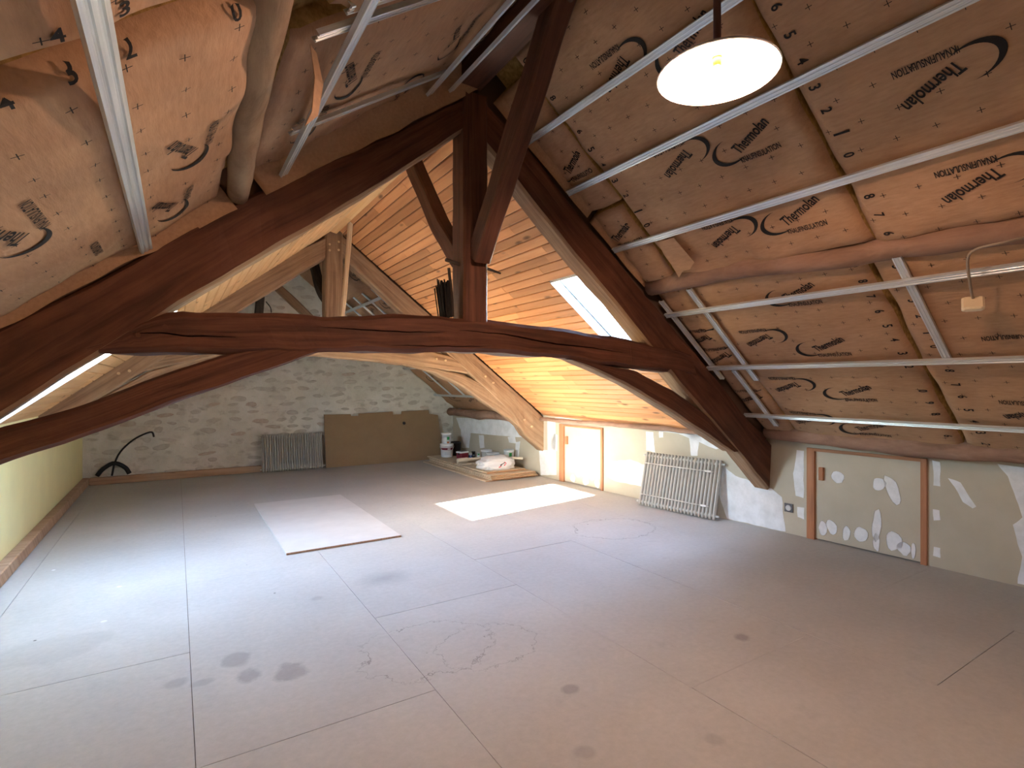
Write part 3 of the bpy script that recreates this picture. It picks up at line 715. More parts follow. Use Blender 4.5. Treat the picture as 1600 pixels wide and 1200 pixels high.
def batt(name, side, x0, x1, y0, y1, a, bulge, seed, label, logos=(), grid=True, nums=None, wr=.012, parts=True, flange=None):
    nx = max(8, int((x1 - x0) / .7809 / .045)); ny = max(6, int((y1 - y0) / .045))
    Lx = (x1 - x0) / .7809; Ly = y1 - y0
    def surf(x, y):
        u = (x - x0) / (x1 - x0); v = (y - y0) / (y1 - y0)
        e = min(u * Lx, (1 - u) * Lx); g = min(v * Ly, (1 - v) * Ly)
        pe = 1 - math.exp(-max(0, e) / .018 - .35); pg = 1 - math.exp(-max(0, g) / .018 - .35)
        b = bulge * (.7 + .3 * math.sin(math.pi * min(1, max(0, u))) ** .6 * math.sin(math.pi * min(1, max(0, v))) ** .5)
        w1 = nz(x * 2.6 + seed, y * 2.1, seed) * 1.3 + nz(x * 5.5 + seed, y * 3.8 + x * 3, seed + 4) * .8
        fold = abs(nz(x * 4 + y * 2.5 + seed, y * 3.2 - x * 1.5, seed + 8))
        near = math.exp(-min(e, g) / .22)
        return (b + wr * w1 - wr * 1.8 * fold * (.35 + 1.4 * near)) * min(1, pe * pg * 1.02) + .02 * (pe * pg - 1)
    V = []; F = []; MI = []
    for j in range(-1, ny + 2):
        for i in range(-1, nx + 2):
            ii, jj = min(max(i, 0), nx), min(max(j, 0), ny)
            x = x0 + (x1 - x0) * ii / nx; y = y0 + (y1 - y0) * jj / ny
            edge = (ii in (0, nx)) or (jj in (0, ny))
            off = surf(x, y)
            if edge:
                x += .022 * nz(y * 4 + seed, x * 4, 3) * (1 if ii in (0, nx) else .2); y += .022 * nz(x * 4, y * 4 + seed, 7) * (1 if jj in (0, ny) else .2)
            if i in (-1, nx + 1) or j in (-1, ny + 1): off = -.11
            if flange and j == ny + 1: off = max(.01, (zs(x, a) - flange(x)) * .7809)
            V.append(sp_(side, x, y, a, off))
    W = nx + 3
    for j in range(ny + 2):
        for i in range(nx + 2):
            q = j * W + i; f = [q, q + 1, q + W + 1, q + W]
            if side < 0: f.reverse()
            F.append(f[::-1]); MI.append(1 if (i in (0, nx + 1) or j in ((0,) if flange else (0, ny + 1))) else 0)
    o = obj(name, V, F, [M['kraft'], M['glass_wool']], None, MI=MI, smooth=True)
    tag(o, label, 'insulation', 'kraft faced insulation batts between the roof timbers')
    if not parts: return o
    m = MB()
    rdir = -1.0 if side > 0 else 1.0           # reading direction along y ; text up = up the slope
    xdir = -.7809 if side > 0 else .7809
    def put(shape, cx, cy, flip=False, margin=.012):
        sg = -1 if flip else 1; P = []
        ok = []
        for (tx, ty) in shape[0]:
            y = cy + sg * tx * rdir; x = cx + sg * ty * xdir
            ok.append(x0 + margin < x < x1 - margin and y0 + margin < y < y1 - margin)
            P.append(sp_(side, x, y, a, surf(x, y) + .005))
        keep = [f for f in shape[1] if all(ok[i] for i in f)]
        if shape is LOGO[0] and len(keep) < len(shape[1]):      # a swoosh cut by the batt's edge keeps its longest run
            runs = [[]]
            for f in shape[1]:
                if f in keep: runs[-1].append(f)
                elif runs[-1]: runs.append([])
            keep = max(runs, key=len)
        if not keep: return
        ids = sorted({i for f in keep for i in f}); mp = {k: n_ for n_, k in enumerate(ids)}
        m.add([P[i] for i in ids], [[mp[i] for i in f] for f in keep])
    for (lx, ly, k) in logos:
        fl = k in 'FK2'
        for nm, shs in (('logo', LOGO[:1] if k in 'NF' else []), ('lettering', LOGO[1:2] if k in 'NF' else []), ('lettering', LOGO[2:])):
            for sh in shs: put(sh, lx, ly, fl)
            if m.V: m.build(nm, M['print_ink'], o)
            m = MB()
    if grid:
        gx = x0 + .08
        r = 0
        while gx < x1 - .04:
            gy = y0 + .09 + (.06 if r % 2 else 0)
            while gy < y1 - .04:
                put(xf(TX_C, .15 * nz(gx*9, gy*9, 1), 0, 0), gx, gy); gy += .17
            gx += .125; r += 1
    if nums is not None:
        yy, start, fl = nums; k = start; gx = x0 + .06
        while gx < x1 - .04:
            put(xf(TX_N[k % 10], math.pi/2 if not fl else -math.pi/2, 0, 0), gx, yy); gx += .115; k += (-1 if fl else -1)
    if m.V:
        pr = m.build('marking', M['print_ink'], o); pr['kind'] = 'stuff'
    return o
GAP = .010
FL = lambda x: 1.868 + .728 * (x + .71) - .005 + .03 * nz(x * 5, 2, 1)
FR = lambda x: 3.423 - .774 * (x - 2.35) - .01
# lamp side
batt('insulation_batt', 1, 1.95, 3.66, 1.60+GAP, 3.08, 3.96, .05, 1.0, 'kraft insulation batt above the log, between lamp and dark truss', [(2.92,1.95,'N'),(2.84,2.40,'F'),(3.39,1.93,'N'),(3.36,2.42,'F'),(2.30,2.42,'F'),(2.40,1.95,'N')], nums=(3.02, 0, True), wr=.016)
batt('insulation_batt', 1, 1.95, 3.70, .10, 1.60-GAP, 3.97, .045, 2.0, 'kraft insulation batt above the log, beside the lamp away from the truss', [(2.97,1.03,'F'),(3.44,1.03,'F'),(2.45,1.05,'F'),(3.3,.5,'N')], nums=(1.53, 0, True), wr=.008)
batt('insulation_batt', 1, 1.95, 3.70, -1.55, .08, 3.97, .045, 2.5, 'kraft insulation batt on the upper lamp side slope by the gable behind the lamp', [], wr=.01, parts=False)
batt('insulation_batt', 1, 2.05, 2.95, 3.10, 3.44, 3.95, .04, 3.0, 'narrow kraft insulation strip against the dark truss, high up', [(2.62,3.25,'N')], wr=.016, flange=FR)
batt('insulation_batt', 1, 2.97, 3.60, 3.10, 3.44, 3.94, .05, 3.6, 'short crumpled kraft insulation piece against the dark truss above the log', [(3.16,3.28,'N')], wr=.022, flange=FR)
batt('insulation_batt', 1, 3.72, 5.42, 1.70+GAP, 3.08, 3.97, .03, 4.0, 'kraft insulation batt below the log, behind the crossing metal rails', [(4.25,2.74,'F'),(4.38,2.26,'N'),(4.84,2.28,'N'),(4.75,2.78,'F'),(3.92,2.24,'N'),(5.25,2.35,'N'),(5.16,2.82,'F')], nums=(1.80, 9, True), wr=.007)
batt('insulation_batt', 1, 3.66, 5.42, 3.10, 3.44, 3.97, .03, 5.0, 'narrow kraft insulation strip below the log against the dark truss', [(4.4,3.24,'F'),(4.2,3.3,'F'),(4.9,3.25,'F')], nums=None, wr=.012)
batt('insulation_batt', 1, 3.78, 5.42, .10, 1.69-GAP, 3.97, .03, 6.0, 'kraft insulation batt below the log behind the hanging junction box', [(4.45,1.14,'2'),(4.97,1.2,'F'),(4.55,.9,'F'),(5.2,.7,'N')], nums=(1.58, 5, True), wr=.012)
batt('insulation_batt', 1, 3.78, 5.42, -1.55, .08, 3.97, .03, 6.5, 'kraft insulation batt on the lower lamp side slope by the gable behind the lamp', [], parts=False)
# opposite side
batt('insulation_batt', -1, -1.22, .20, 1.56+GAP, 3.445, 4.0, .085, 7.0, 'large sagging kraft insulation batt above the dark strut, beside the wide rail', [(.0,2.35,'F'),(-.06,2.98,'F'),(-.42,3.05,'K'),(-.5,2.3,'F')], nums=(1.63, 1, False), wr=.014, flange=FL)
batt('insulation_batt', -1, -1.22, .17, .10, 1.54-GAP, 4.0, .06, 8.0, 'kraft insulation batt beyond the dark seam at the wide rail end', [(-.1,1.0,'F'),(-.55,.9,'F')], nums=(1.46, 2, False), wr=.012)
batt('insulation_batt', -1, -1.22, .14, -1.55, .08, 3.97, .05, 8.5, 'kraft insulation batt low on the yellow wall side slope by the gable behind the lamp', [], parts=False)
batt('insulation_batt', -1, .34, 1.74, 2.02, 3.445, 4.01, .055, 9.0, 'pale crumpled kraft insulation batt above the pale cracked log near the king post', [(.70,2.58,'F'),(.56,2.98,'F'),(1.33,2.75,'F'),(1.25,3.35,'N'),(1.62,2.95,'F')], wr=.02, flange=FL)
batt('insulation_batt', -1, .44, 1.72, .55, 1.84, 3.95, .07, 10.0, 'sagging kraft insulation batt beyond the doubled short rails', [(.9,1.2,'F'),(1.4,1.3,'F')], wr=.025)
batt('insulation_batt', -1, .44, 1.72, -1.55, .5, 3.96, .05, 10.5, 'kraft insulation batt on the upper yellow wall side slope by the gable behind the lamp', [], parts=False)
# far bay
batt('insulation_batt', 1, 1.95, 3.55, 7.76, 10.7, 3.80, .03, 11.0, 'kraft insulation batt high up between the lighter truss and stone gable', [(2.4,8.4,'N'),(2.4,9.2,'F'),(2.9,8.4,'N'),(2.9,9.2,'F'),(3.3,8.4,'N'),(3.3,9.2,'F')], grid=False)
batt('insulation_batt', 1, 3.58, 5.25, 7.76, 10.7, 3.80, .03, 12.0, 'kraft insulation batt above the paint pots between lighter truss and gable', [(3.9,8.4,'N'),(3.9,9.2,'F'),(4.4,8.4,'N'),(4.4,9.2,'F'),(4.9,8.5,'N'),(4.9,9.3,'F'),(4.4,10,'N'),(4.9,10,'N')], grid=False)
batt('insulation_batt', -1, -1.22, 1.72, 7.76, 10.7, 3.95, .03, 13.0, 'kraft insulation batt over the hooked iron rod between lighter truss and gable', [(-.3,8.5,'N'),(.6,8.5,'F')], grid=False)
# torn flap of kraft paper hanging between two batts
m = MB(); m.add([sp_(1, x, y, 3.88, o) for x, y, o in ((3.24,2.97,.01),(3.24,2.81,.015),(3.43,2.75,.05),(3.47,2.82,.06),(3.465,2.88,.06),(3.51,2.96,.065),(3.41,2.97,.04),(3.34,2.99,.02))], [[0,1,2,7],[2,3,6,7],[3,4,5,6]])
fl = m.build('paper_flap', M['kraft']); sm = fl.modifiers.new('thick', 'SOLIDIFY'); sm.thickness = .003
tag(fl, 'torn kraft paper flap hanging over the log beside the dark truss', 'paper')
m = MB(); m.add([(.40,1.98,2.80),(.43,2.02,2.80),(.42,2.0,2.70),(.46,2.05,2.71),(.42,2.05,2.60),(.45,2.09,2.61),(.40,2.07,2.55)], [[0,1,3,2],[2,3,5,4],[4,5,6]])
fl = m.build('paper_flap', M['kraft']); sm = fl.modifiers.new('thick', 'SOLIDIFY'); sm.thickness = .003
tag(fl, 'twisted strip of torn kraft paper dangling near the doubled short rails', 'paper')
# dark wool behind the seams, under the deck
def wool(side, x0, x1, y0, y1, a):
    m = MB(); V = [sp_(side, x, y, a, o) for o in (0, -.08) for (x, y) in ((x0, y0), (x1, y0), (x1, y1), (x0, y1))]
    m.add(V, [[0,3,2,1],[4,5,6,7],[0,1,5,4],[1,2,6,5],[2,3,7,6],[3,0,4,7]]); o = m.build('wool_layer', M['glass_wool'], cr if side > 0 else cl)
    o['kind'] = 'stuff'
for ya, yb in ((YF, 3.45), (7.74, YB)):
    wool(1, R + .1, 5.55, ya, yb, 4.09 if ya < 5 else 4.0); wool(-1, XL, R - .1, ya, yb, 4.09)

# ---------------------------------------------------------------- metal rails
def rail(path, label, up, w=.048, d=.020):
    """C-section furring rail, ribbed face towards the room"""
    m = MB(); P = resample(path, 6); h = w / 2
    pr = [(-h, d), (-h, 0), (-h*.62, -.001), (-h*.50, .004), (-h*.30, .004), (-h*.18, 0), (h*.18, 0), (h*.30, .004), (h*.50, .004), (h*.62, -.001), (h, 0), (h, d), (h-.002, d), (h-.002, .006), (-h+.002, .006), (-h+.002, d)]
    pr = [(a, b) for a, b in pr]
    m.sweep(P, pr, up=up)
    return tag(m.build('metal_rail', M['galvanised']), label, 'rail', 'galvanised metal rails fixed under the insulation')
UPR = tuple(-NRM[1]); UPL = tuple(-NRM[-1])
for i, (x, l) in enumerate(((2.30, 'topmost long galvanised rail above the glowing lamp shade'), (2.70, 'long galvanised rail passing just below the glowing lamp shade'), (3.20, 'long galvanised rail next above the rough purlin log'),
        (3.85, 'long galvanised rail next below the rough purlin log'), (4.45, 'long galvanised rail below the junction box, crossing short upright rails'), (5.05, 'lowest long galvanised rail, just above the wall plate log'))):
    rail([sp_(1, x, YF + .1, 3.86, .002), sp_(1, x, 3.446, 3.86, .002)], l, UPR)
for (x0, x1, y, l) in ((3.66, 4.62, 3.04, 'short upright rail near the dark truss crossing two long rails'), (3.70, 4.48, 1.51, 'short upright rail left of the hanging junction box'), (3.72, 4.60, 3.40, 'short upright rail touching the dark truss rafter'), (4.50, 5.20, 3.20, 'short upright rail reaching down to the wall plate log')):
    rail([sp_(1, x0, y, 3.86, -.022), sp_(1, x1, y, 3.86, -.022)], l, UPR)
for (x, a, ye, l, w) in ((-.13, 3.86, 3.446, 'wide near galvanised rail ending on the dark truss, over the sagging batt', .06), (.55, 3.86, 3.446, 'long galvanised rail crossed by the doubled short rails', .05), (1.49, 3.86, 3.446, 'long galvanised rail close to the ridge, meeting the king post', .05), (1.66, 3.80, 3.446, 'highest galvanised rail beside the ridge opposite the lamp', .045)):
    rail([sp_(-1, x, YF + .1, a, .002), sp_(-1, x, ye, a, .002)], l, UPL, w)
for (x0, x1, ya, yb, l) in ((.42, 1.62, 1.88, 2.15, 'short galvanised cross rail of the doubled pair, next to the crumpled pale batt'), (.50, 1.62, 1.78, 2.03, 'short galvanised cross rail of the doubled pair, next to the sagging batt'), (.50, 1.52, 2.80, 3.22, 'thin galvanised cross rail above the crumpled batt near the king post')):
    rail([sp_(-1, x0, ya, 3.86, -.024), sp_(-1, x1, yb, 3.86, -.024)], l, UPL, .045)
for (p, q, l) in (((3.2, 7.76), (3.2, 10.7), 'upper galvanised rail seen through the lighter truss'), ((2.75, 7.76), (2.75, 10.7), 'topmost galvanised rail seen through the lighter truss'), ((4.05, 7.76), (4.05, 10.7), 'middle galvanised rail seen through the lighter truss'), ((4.75, 7.76), (4.75, 10.7), 'lowest galvanised rail behind the lighter truss strut')):
    rail([sp_(1, *p, 3.73, .03), sp_(1, *q, 3.73, .03)], l, UPR)
for (y, x0, x1) in ((8.3, 2.6, 4.8), (8.8, 2.6, 4.8), (9.3, 2.6, 4.8), (9.9, 2.6, 4.8)):
    rail([sp_(1, x0, y, 3.73, .006), sp_(1, x1, y, 3.73, .006)], 'sloping galvanised rail beyond the lighter truss, ' + {8.3: 'fourth', 8.8: 'third', 9.3: 'second', 9.9: 'first'}[y] + ' of its grid from the stone gable', UPR)

# ---------------------------------------------------------------- pendant lamp
LC = Vector((1.735, 1.30, 2.77))
lamp = tag(empty('pendant_lamp', LC), 'glowing white enamel pendant lamp with wide flat shade', 'lamp')
m = MB(); rr = .222
prof = [(rr, 0), (rr - .004, .008), (.16, .028), (.09, .050), (.045, .066), (.030, .070)]
inn = [(r_ - .004, z_ + .002) for r_, z_ in prof]
m.lathe(prof, (0, 0, 0), 40, False); m.lathe([(a, b) for a, b in inn][::-1], (0, 0, -.004), 40, False)
n = 40; m.F += [[i, (i+1) % n, 6*n + 5*n + (i+1) % n, 6*n + 5*n + i] for i in range(n)]; m.UV += [[(0, 0)] * 4 for _ in range(n)]
m.build('lamp_shade', M['enamel_white'], lamp, True, world=False)
m = MB(); m.lathe([(.030, .066), (.030, .10), (.022, .12), (.012, .13)], (0, 0, 0), 20); m.build('lamp_cap', M['enamel_dark'], lamp, True, world=False)
m = MB(); m.lathe([(.016, .030), (.018, .06), (.018, .068)], (0, 0, 0), 16); m.build('lamp_holder', M['brass'], lamp, True, world=False)
m = MB(); m.lathe([(.004, -.035), (.02, -.029), (.029, -.013), (.03, -.001), (.022, .019), (.014, .031)], (0, 0, 0), 18); m.build('bulb', M['bulb_glow'], lamp, True, world=False)
m = MB(); m.tube([(0, 0, .12), (0, 0, .88)], .014, 10); m.build('stem', M['enamel_dark'], lamp, True, world=False)
pl = bpy.data.lights.new('pendant_light', 'POINT'); pl.energy = 190; pl.color = (1.0, .62, .44); pl.shadow_soft_size = .034
po = bpy.data.objects.new('pendant_light', pl); COL.objects.link(po); po.location = LC + Vector((0, 0, .0))
M['bulb_glow'].cycles.emission_sampling = 'NONE'

# ---------------------------------------------------------------- things on the floor and walls
# loose chipboard sheet
m = MB(); m.box((.87, 5.345, .002), (1.99, 7.77, .022), .002)
root = tag(empty('chipboard_sheet', (1.43, 6.55, 0)), 'loose pale chipboard sheet lying flat in the middle of the floor', 'board')
sh = m.build('sheet', M['particle_sheet'], root)
m = MB(); m.box((.872, 5.338, .003), (1.99, 5.345, .020)); m.box((1.2, 5.334, .006), (1.8, 5.339, .013)); m.build('raw_edge', M['particle_edge'], sh)

# column radiators
def radiator(loc, rot, n, pitch, h, label, bars):
    root = tag(empty('radiator', loc, rot), label, 'radiator')
    c = pitch * .39; d = .032
    prof = [(c*.5, 0), (c*.9, .012), (c, .03), (c, h-.03), (c*.9, h-.012), (c*.5, h)]
    V = []; F = []
    sh = [(math.cos(2*math.pi*i/10), math.sin(2*math.pi*i/10)) for i in range(10)]
    for (w, z) in prof:
        for (a, b) in sh: V.append((a * w, b * d * (1 if .02 < z < h - .02 else .75), z))
    for k in range(5):
        for i in range(10): F.append([k*10+i, k*10+(i+1) % 10, k*10+10+(i+1) % 10, k*10+10+i])
    F += [list(range(9, -1, -1)), [50+i for i in range(10)]]
    me = mesh('section', V, F, M['radiator_paint'], smooth=True)
    L = pitch * (n - 1)
    for i in range(n): link('section', me, root, (i * pitch - L/2, 0, 0))
    for z in (.045, h - .045):
        m = MB(); m.tube([(-L/2 - .03, 0, z), (L/2 + .03, 0, z)], .019, 10); hp = m.build('header_pipe', M['radiator_paint'], root, True, world=False)
        for s in (-1, 1):
            m = MB(); m.tube([(s*(L/2 + .03), 0, z), (s*(L/2 + .055), 0, z)], .014, 8); m.build('end_plug', M['radiator_bar'], hp, True, world=False)
    for z in bars:
        m = MB(); m.tube([(-L/2, -d - .004, z), (L/2 - .06, -d - .004, z)], .006, 8); rb = m.build('rear_bar', M['radiator_bar'], root, True, world=False)
        m = MB(); m.box((L/2 - .17, -d - .014, z - .012), (L/2 - .09, -d - .002, z + .012), .003); m.build('bracket', M['radiator_bar'], rb, world=False)
    return root
# local -y faces the room
radiator((1.84, 10.50, .012), (math.radians(-13), 0, math.radians(-2)), 26, .0405, .68, 'grey column radiator leaning on the stone gable beside the brown board', ())
radiator((5.245, 4.545, .012), (math.radians(-14.5), 0, math.radians(-82.5)), 23, .0475, .70, 'grey column radiator with rear bars leaning on the patched plasterboard wall', (.14, .55))

# tall brown fibreboard against the gable
pts = [(2.42,0),(4.85,0),(4.83,.6),(4.80,.93),(4.60,.96),(4.59,1.04),(3.99,1.03),(3.98,.97),(3.80,.97),(3.79,1.03),(3.09,1.01),(3.08,.96),(2.94,.965),(2.93,1.0),(2.42,1.01)]
V = []; N = len(pts)
for th in (0, .018):
    for (x, z) in pts: V.append((x, 10.52 + .17 * z / 1.04 - th, z))
F = [list(range(N))[::-1], list(range(N, 2*N))] + [[i, (i+1) % N, N + (i+1) % N, N + i] for i in range(N)]
root = tag(empty('fibreboard_panel', (3.6, 10.52, 0)), 'large brown fibreboard panel with notched top leaning on stone gable', 'board')
pn = obj('panel', V, F, M['fibreboard'], root)
m = MB(); m.tube([(4.02, 10.632, .79), (4.02, 10.60, .78)], .03, 12); m.build('hole_plug', M['black_plastic'], pn)

# iron rod and rubber arch by the yellow wall
root = tag(empty('iron_hook', (-.84, 10.66, .115)), 'thin black iron rod curving up from a black arched piece on the plinth', 'hook')
m = MB(); m.tube(smooth_path([(-1.06, 10.66, .145), (-.98, 10.66, .25), (-.84, 10.66, .33), (-.70, 10.66, .25), (-.64, 10.66, .145)], 18), .033, 8, up=(0, 1, 0)); m.build('arched_hose', M['black_rubber'], root, True)
m = MB(); m.tube(smooth_path([(-.87, 10.66, .13), (-.83, 10.66, .34), (-.75, 10.67, .52), (-.6, 10.69, .68), (-.45, 10.70, .77), (-.34, 10.69, .80), (-.31, 10.68, .72)], 26), .014, 8, up=(0, 1, 0)); m.build('curved_rod', M['iron'], root, True)

# wall socket
root = tag(empty('wall_socket', (xw(3.265), 3.265, .275)), 'dark grey wall socket beside the handled hatch', 'socket')
m = MB(); wseg(m, 3.22, 3.31, .23, .32, .012, -.012); cp = m.build('cover_plate', M['socket_grey'], root)
m = MB(); m.lathe([(.030, 0), (.030, .005), (.025, .005), (.022, .0015)], (0, 0, 0), 20)
o = m.build('socket_well', M['grey_plastic'], cp, True, world=False); o.location = (-.012, 0, 0); o.rotation_euler = (0, math.radians(-90), math.radians(2.7))

# hanging junction box
JB = Vector((3.928, 1.206, 2.066))
root = tag(empty('junction_box', JB), 'cream plastic junction box hanging from its cable below the log', 'junction box')
m = MB(); m.box((-.022, -.052, -.045), (.022, .052, .045), .01)
o = m.build('housing', M['box_cream'], root, world=False); o.rotation_euler = (0, math.radians(30), math.radians(20))
m = MB(); m.tube(smooth_path([(JB.x, JB.y, JB.z + .03), (3.79, 1.178, 2.177), (3.66, 1.146, 2.28), (3.62, 1.10, 2.32), (3.64, 1.0, 2.335), (3.72, .92, 2.36)], 26), .007, 8); m.build('cable', M['cable_grey'], root, True)

# hand broom propped on the tie beam against the king post
root = tag(empty('hand_broom', (1.64, 3.54, 2.085)), 'small black bristled broom head standing on tie beam against king post', 'broom')
m = MB(); m.tube(smooth_path([(1.705, 3.52, 2.09), (1.695, 3.52, 2.25), (1.672, 3.52, 2.44)], 10), .011, 8, up=(0, 1, 0)); m.build('stick', M['dark_stick'], root)
m = MB()
for i in range(70):
    x = 1.605 + .085 * random.random(); y = 3.50 + .09 * random.random(); h = .20 + .07 * random.random()
    m.tube([(x + .01, y, 2.085), (x - .014 + random.uniform(-.012, .012), y, 2.085 + h)], .0045, 4)
o = m.build('bristles', M['black_rubber'], root); o['kind'] = 'stuff'

# ---------------------------------------------------------------- pile of boards in the corner
def board_(x0, y0, x1, y1, z, th, label, rz=0.0, edge='stack_edge', grp='boards stacked flat in the corner'):
    cx, cy = (x0+x1)/2, (y0+y1)/2
    root = tag(empty('stacked_board', (cx, cy, z), (0, 0, rz)), label, 'board', grp)
    m = MB(); m.box((x0-cx, y0-cy, 0), (x1-cx, y1-cy, th), .0015); sh = m.build('sheet', M['stack_board'], root, world=False)
    m = MB(); m.box((x0-cx+.004, y0-cy-.002, .003), (x1-cx-.004, y0-cy, th-.003)); m.build('raw_edge', M[edge], sh, world=False)
zz = .001
for i, (x0, y0, x1, y1, rz) in enumerate(((4.27, 7.60, 5.25, 10.2, .0), (4.36, 7.56, 5.28, 10.1, .004), (4.37, 7.58, 5.27, 10.1, -.003), (4.36, 7.60, 5.26, 10.12, .003))):
    board_(x0, y0, x1, y1, zz, .019, ('wide bottom board of the corner stack, lying on the floor', 'second board up in the corner stack, edge flush with its neighbours', 'third board up in the corner stack, edge flush with its neighbours', 'fourth board up in the corner stack, just beneath the topmost two')[i], rz); zz += .024
board_(4.40, 7.80, 5.18, 9.0, zz, .021, 'upper short board of the corner stack, under the white sack', .01)
board_(4.38, 9.05, 5.17, 10.25, zz, .021, 'upper far board of the corner stack, under the paint pots', .0)
zt = zz + .022
for (x0, y0, x1, y1, zo, l) in ((4.42, 8.75, 4.62, 8.97, 0, 'small wooden offcut under the end of the paper roll'), (4.66, 8.55, 4.86, 8.80, 0, 'small wooden offcut lying between the sack and paper roll')):
    m = MB(); m.box((x0, y0, zt + zo), (x1, y1, zt + zo + .018), .002); tag(m.build('wood_offcut', M['stack_board']), l, 'offcut', 'wood offcuts on the board stack')

def bucket(name, loc, r0, r1, h, mat, label, lid=None, band=None, stickers=(), handle=True, rotz=0.0, open_=False, cat='bucket'):
    root = tag(empty(name, loc, (0, 0, rotz)), label, cat)
    m = MB(); pr = [(r0*.96, 0), (r0, .006), (r1, h*.9), (r1*1.05, h*.9), (r1*1.05, h*.97), (r1, h)]
    if open_: pr += [(r1*.95, h), (r0*.92, .02)]
    m.lathe(pr, (0, 0, 0), 28); body = m.build('body', M[mat], root, True, world=False)
    if lid:
        m = MB(); m.lathe([(r1*1.0, h), (r1*1.07, h+.001), (r1*1.07, h+.014), (r1*.98, h+.018), (r1*.9, h+.012)], (0, 0, 0), 28); m.build('lid', M[lid], root, True, world=False)
    def wrap(nm, a0, a1, z0, z1, mt):
        n = max(5, int((a1 - a0) / .15)); V = []
        for k in range(n + 1):
            a = a0 + (a1 - a0) * k / n
            for z in (z0, z1):
                r = r0 + (r1 - r0) * (z / (h*.9)) + .0015; V.append((r*math.cos(a), r*math.sin(a), z))
        obj(nm, V, [[2*k, 2*k+2, 2*k+3, 2*k+1] for k in range(n)], M[mt], body, smooth=True, world=False)
    if band: wrap('label_band', 0, 2*math.pi*.999, band[0]*h, band[1]*h, band[2])
    for (a, da, z0, z1, mt) in stickers: wrap('sticker', math.radians(a - da), math.radians(a + da), z0*h, z1*h, mt)
    if handle:
        m = MB(); P = []
        for k in range(15):
            a = math.pi * k / 14; P.append((r1*1.08*math.cos(a), -r1*1.1*math.sin(a)*.75, h*.88 - r1*.75*math.sin(a)))
        m.tube(P, .004, 6); o = m.build('handle', M['white_plastic'], root, True, world=False); o.rotation_euler = (0, 0, math.radians(-22))
    return root
V1 = math.degrees(math.atan2(-9.9, -4.6))   # azimuth towards the doorway side of the room
b0 = zt
bucket('paint_bucket', (4.67, 9.92, b0), .115, .130, .25, 'white_plastic', 'large white bucket with maroon label band, under a smaller bucket', 'white_plastic', (.60, .76, 'maroon'), [(V1 + 20, 14, .63, .73, 'white_plastic'), (V1 + 8, 30, .18, .45, 'grey_plastic')])
bucket('paint_bucket', (4.66, 9.92, b0 + .27), .088, .098, .20, 'white_plastic', 'small white bucket standing on the larger maroon banded bucket', 'white_plastic', None, [(V1 + 22, 16, .42, .72, 'label_green'), (V1 + 22, 14, .06, .24, 'label_orange'), (V1 - 20, 25, .2, .6, 'lining_white')], False)
bucket('plastic_pail', (4.93, 10.05, b0), .10, .115, .28, 'black_plastic', 'black plastic pail behind the two stacked white buckets', None, None, [], False, open_=True, cat='pail')
# square maroon tub
root = tag(empty('paint_tub', (4.80, 9.48, b0), (0, 0, .25)), 'square maroon paint tub with white lid and black clips', 'paint tub')
m = MB(); m.box((-.095, -.075, 0), (.095, .075, .125), .012); tb = m.build('body', M['maroon'], root, world=False)
m = MB(); m.box((-.105, -.085, .120), (.105, .085, .150), .010); ld_ = m.build('lid', M['white_plastic'], root, world=False)
m = MB(); m.box((-.075, -.055, .150), (.075, .055, .156), .002); m.build('lid_recess', M['black_plastic'], ld_, world=False)
for s in (-1, 1):
    m = MB(); m.box((s*.100-.008, -.02, .085), (s*.100+.008, .02, .125), .003); m.build('clip', M['black_plastic'], tb, world=False)
bucket('paint_tin', (4.99, 9.50, b0), .034, .034, .10, 'white_plastic', 'little white tin with blue label beside the maroon tub', None, (.15, .6, 'label_blue'), [(V1, 25, .3, .55, 'white_plastic')], False, cat='tin')
bucket('paint_tin', (5.09, 9.56, b0), .038, .038, .12, 'black_plastic', 'little black tin between two small labelled tins', None, None, [(V1, 30, .2, .5, 'label_grey')], False, cat='tin')
bucket('paint_tin', (5.13, 9.42, b0), .035, .035, .11, 'grey_plastic', 'little grey tin with white and green label beside the pale tubs', None, (.2, .5, 'white_plastic'), [(V1, 30, .55, .8, 'label_green')], False, cat='tin')
bucket('plastic_tub', (5.05, 8.95, b0), .085, .105, .20, 'grey_plastic', 'pale grey tub standing behind the other tub', 'white_plastic', None, [], False, cat='tub')
bucket('plastic_tub', (5.0, 8.62, b0), .095, .115, .185, 'grey_plastic', 'pale grey tub right behind the white sack', 'white_plastic', None, [], False, cat='tub')
bucket('paint_can', (5.14, 8.28, b0), .090, .090, .27, 'white_plastic', 'tall white paint can with green and blue label by the wall', 'grey_plastic', (.22, .36, 'label_blue'), [(V1 + 12, 16, .62, .88, 'label_green'), (V1 - 30, 16, .50, .70, 'label_blue'), (V1 + 5, 35, .37, .44, 'label_grey')], False, cat='paint can')
# rolled paper
root = tag(empty('paper_roll', (4.52, 8.85, zt)), 'rolled cream paper tube lying before the maroon tub', 'roll')
m = MB(); cir = [(math.cos(2*math.pi*i/18), math.sin(2*math.pi*i/18)) for i in range(18)]
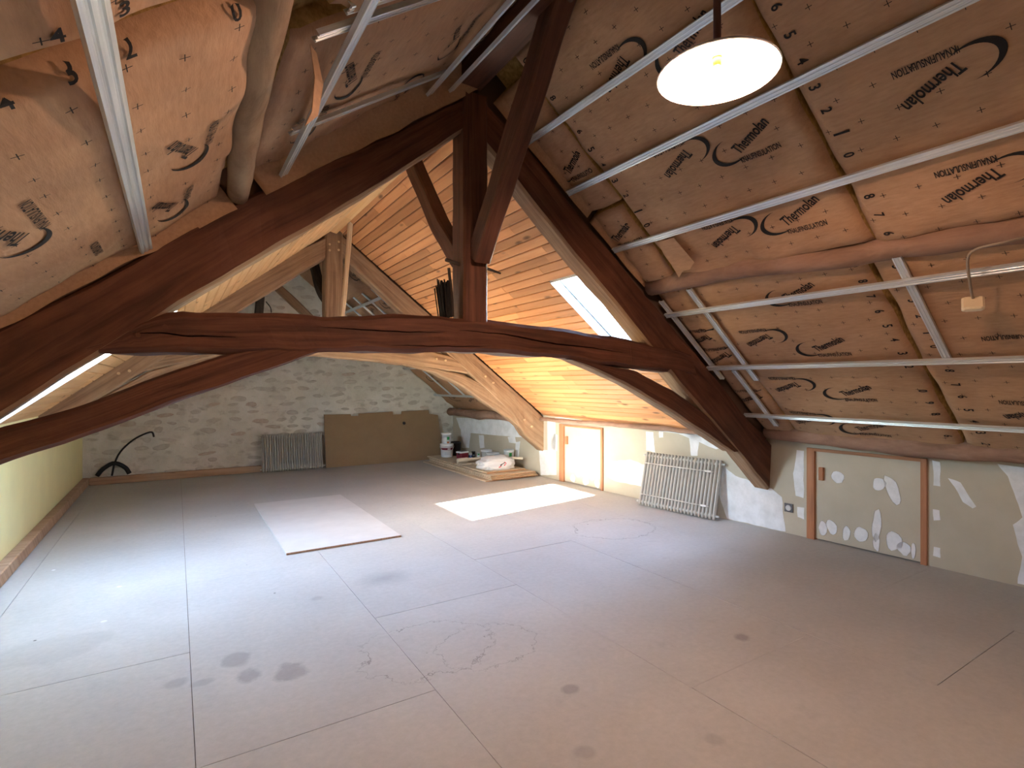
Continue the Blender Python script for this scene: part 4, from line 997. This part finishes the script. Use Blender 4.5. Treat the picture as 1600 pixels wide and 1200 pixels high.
# keep one frame along the whole tube so that the inner bore turns back cleanly at the open end
VV = []
for (x, z, k) in ((4.58, .06, .52), (4.42, .06, .52), (4.42, .06, 1), (4.62, .065, 1), (4.66, .066, .62), (4.95, .07, .6)):
    VV += [(x, 8.93 + .042*k*a, zt + z + .042*k*b) for a, b in cir]
FF = [[r*18 + i, r*18 + (i+1) % 18, (r+1)*18 + (i+1) % 18, (r+1)*18 + i] for r in range(5) for i in range(18)] + [list(range(18)), [90 + i for i in range(18)]]
obj('roll', VV, FF, M['paper_roll'], root)
m = MB(); m.tube([(5.05, 8.02, zt + .17), (5.22, 7.95, zt + .16)], .022, 12); tag(m.build('paper_tube', M['paper_roll']), 'short cream cardboard tube poking out above the white sack', 'tube')
# filler sack
def sack():
    nU, nV = 56, 32; V = []; F = []; UV = []
    for j in range(nV + 1):
        v = j / nV * math.pi
        for i in range(nU):
            u = i / nU * 2 * math.pi
            cx, cy, cz = math.cos(u) * math.sin(v), math.sin(u) * math.sin(v), math.cos(v)
            sx = math.copysign(abs(cx) ** .6, cx); sy = math.copysign(abs(cy) ** .6, cy)
            d = 1.05 + .22 * nz(cx * 2.2 + 3, cy * 2.2, cz * 2.2) - .20 * abs(nz(cx * 3.6, cy * 3.6 + 2, cz * 3.6)) - .14 * abs(nz(cx * 7 + 5, cy * 7, cz * 7)) + .03 * nz(cx * 15, cy * 15, cz * 15)
            h = .135 * (1 + .25 * cx) * d
            V.append((sx * .33 * d, sy * .20 * d, max(0.0, .07 + cz * h) if cz < 0 else .07 + cz * h * 1.1))
    for j in range(nV):
        for i in range(nU):
            a = j*nU + i; b = j*nU + (i+1) % nU; F.append([a, a + nU, b + nU, b])
    return V, F
root = tag(empty('plaster_sack', (4.73, 8.08, zt), (0, 0, -.12)), 'crumpled white plastic sack with red and black print on boards', 'sack')
V, F = sack(); sk = obj('bag', V, F, M['sack_plastic'], root, smooth=True, world=False)
m = MB(); P = [(.20, -.02, .13), (.24, .06, .17), (.30, .06, .155), (.33, .0, .125), (.28, -.06, .12)]
fold = MB(); fold.tube(smooth_path([(-.30, -.06, .10), (-.12, .02, .165), (.05, -.02, .17), (.12, .05, .18)], 14), .022, 8, scales=[.4 + .6*math.sin(math.pi*i/13) for i in range(14)]); fold.build('bag_fold', M['sack_plastic'], root, True, world=False)
bpy.context.view_layer.update()
from mathutils.bvhtree import BVHTree
bv = BVHTree.FromPolygons([Vector(v) for v in V], F)
def decal(name, pts2, mat, n=10):
    """stripe printed on the sack's room side, laid on its surface; points (x, z) along the sack"""
    up = []; dn = []
    P = resample([(x, 0, z) for x, z, w in pts2], n)
    w = pts2[0][2]; VV = []
    for k, q in enumerate(P):
        for s in (-1, 1):
            h = bv.ray_cast(Vector((q.x, -.8, q.z + s * w)), Vector((0, 1, 0)))
            VV.append((h[0] + Vector((0, -.004, 0))) if h[0] else Vector((q.x, 0, q.z)))
    obj(name, VV, [[2*k, 2*k+2, 2*k+3, 2*k+1] for k in range(n - 1)], M[mat], sk, world=False)
decal('printed_stripe', [(.02, .075, .009), (.11, .125, .009)], 'black_plastic')
decal('printed_mark', [(.10, .13, .010), (.135, .105, .010), (.09, .075, .010)], 'label_red')
decal('printed_mark', [(-.02, .05, .008), (.03, .065, .008)], 'label_red')
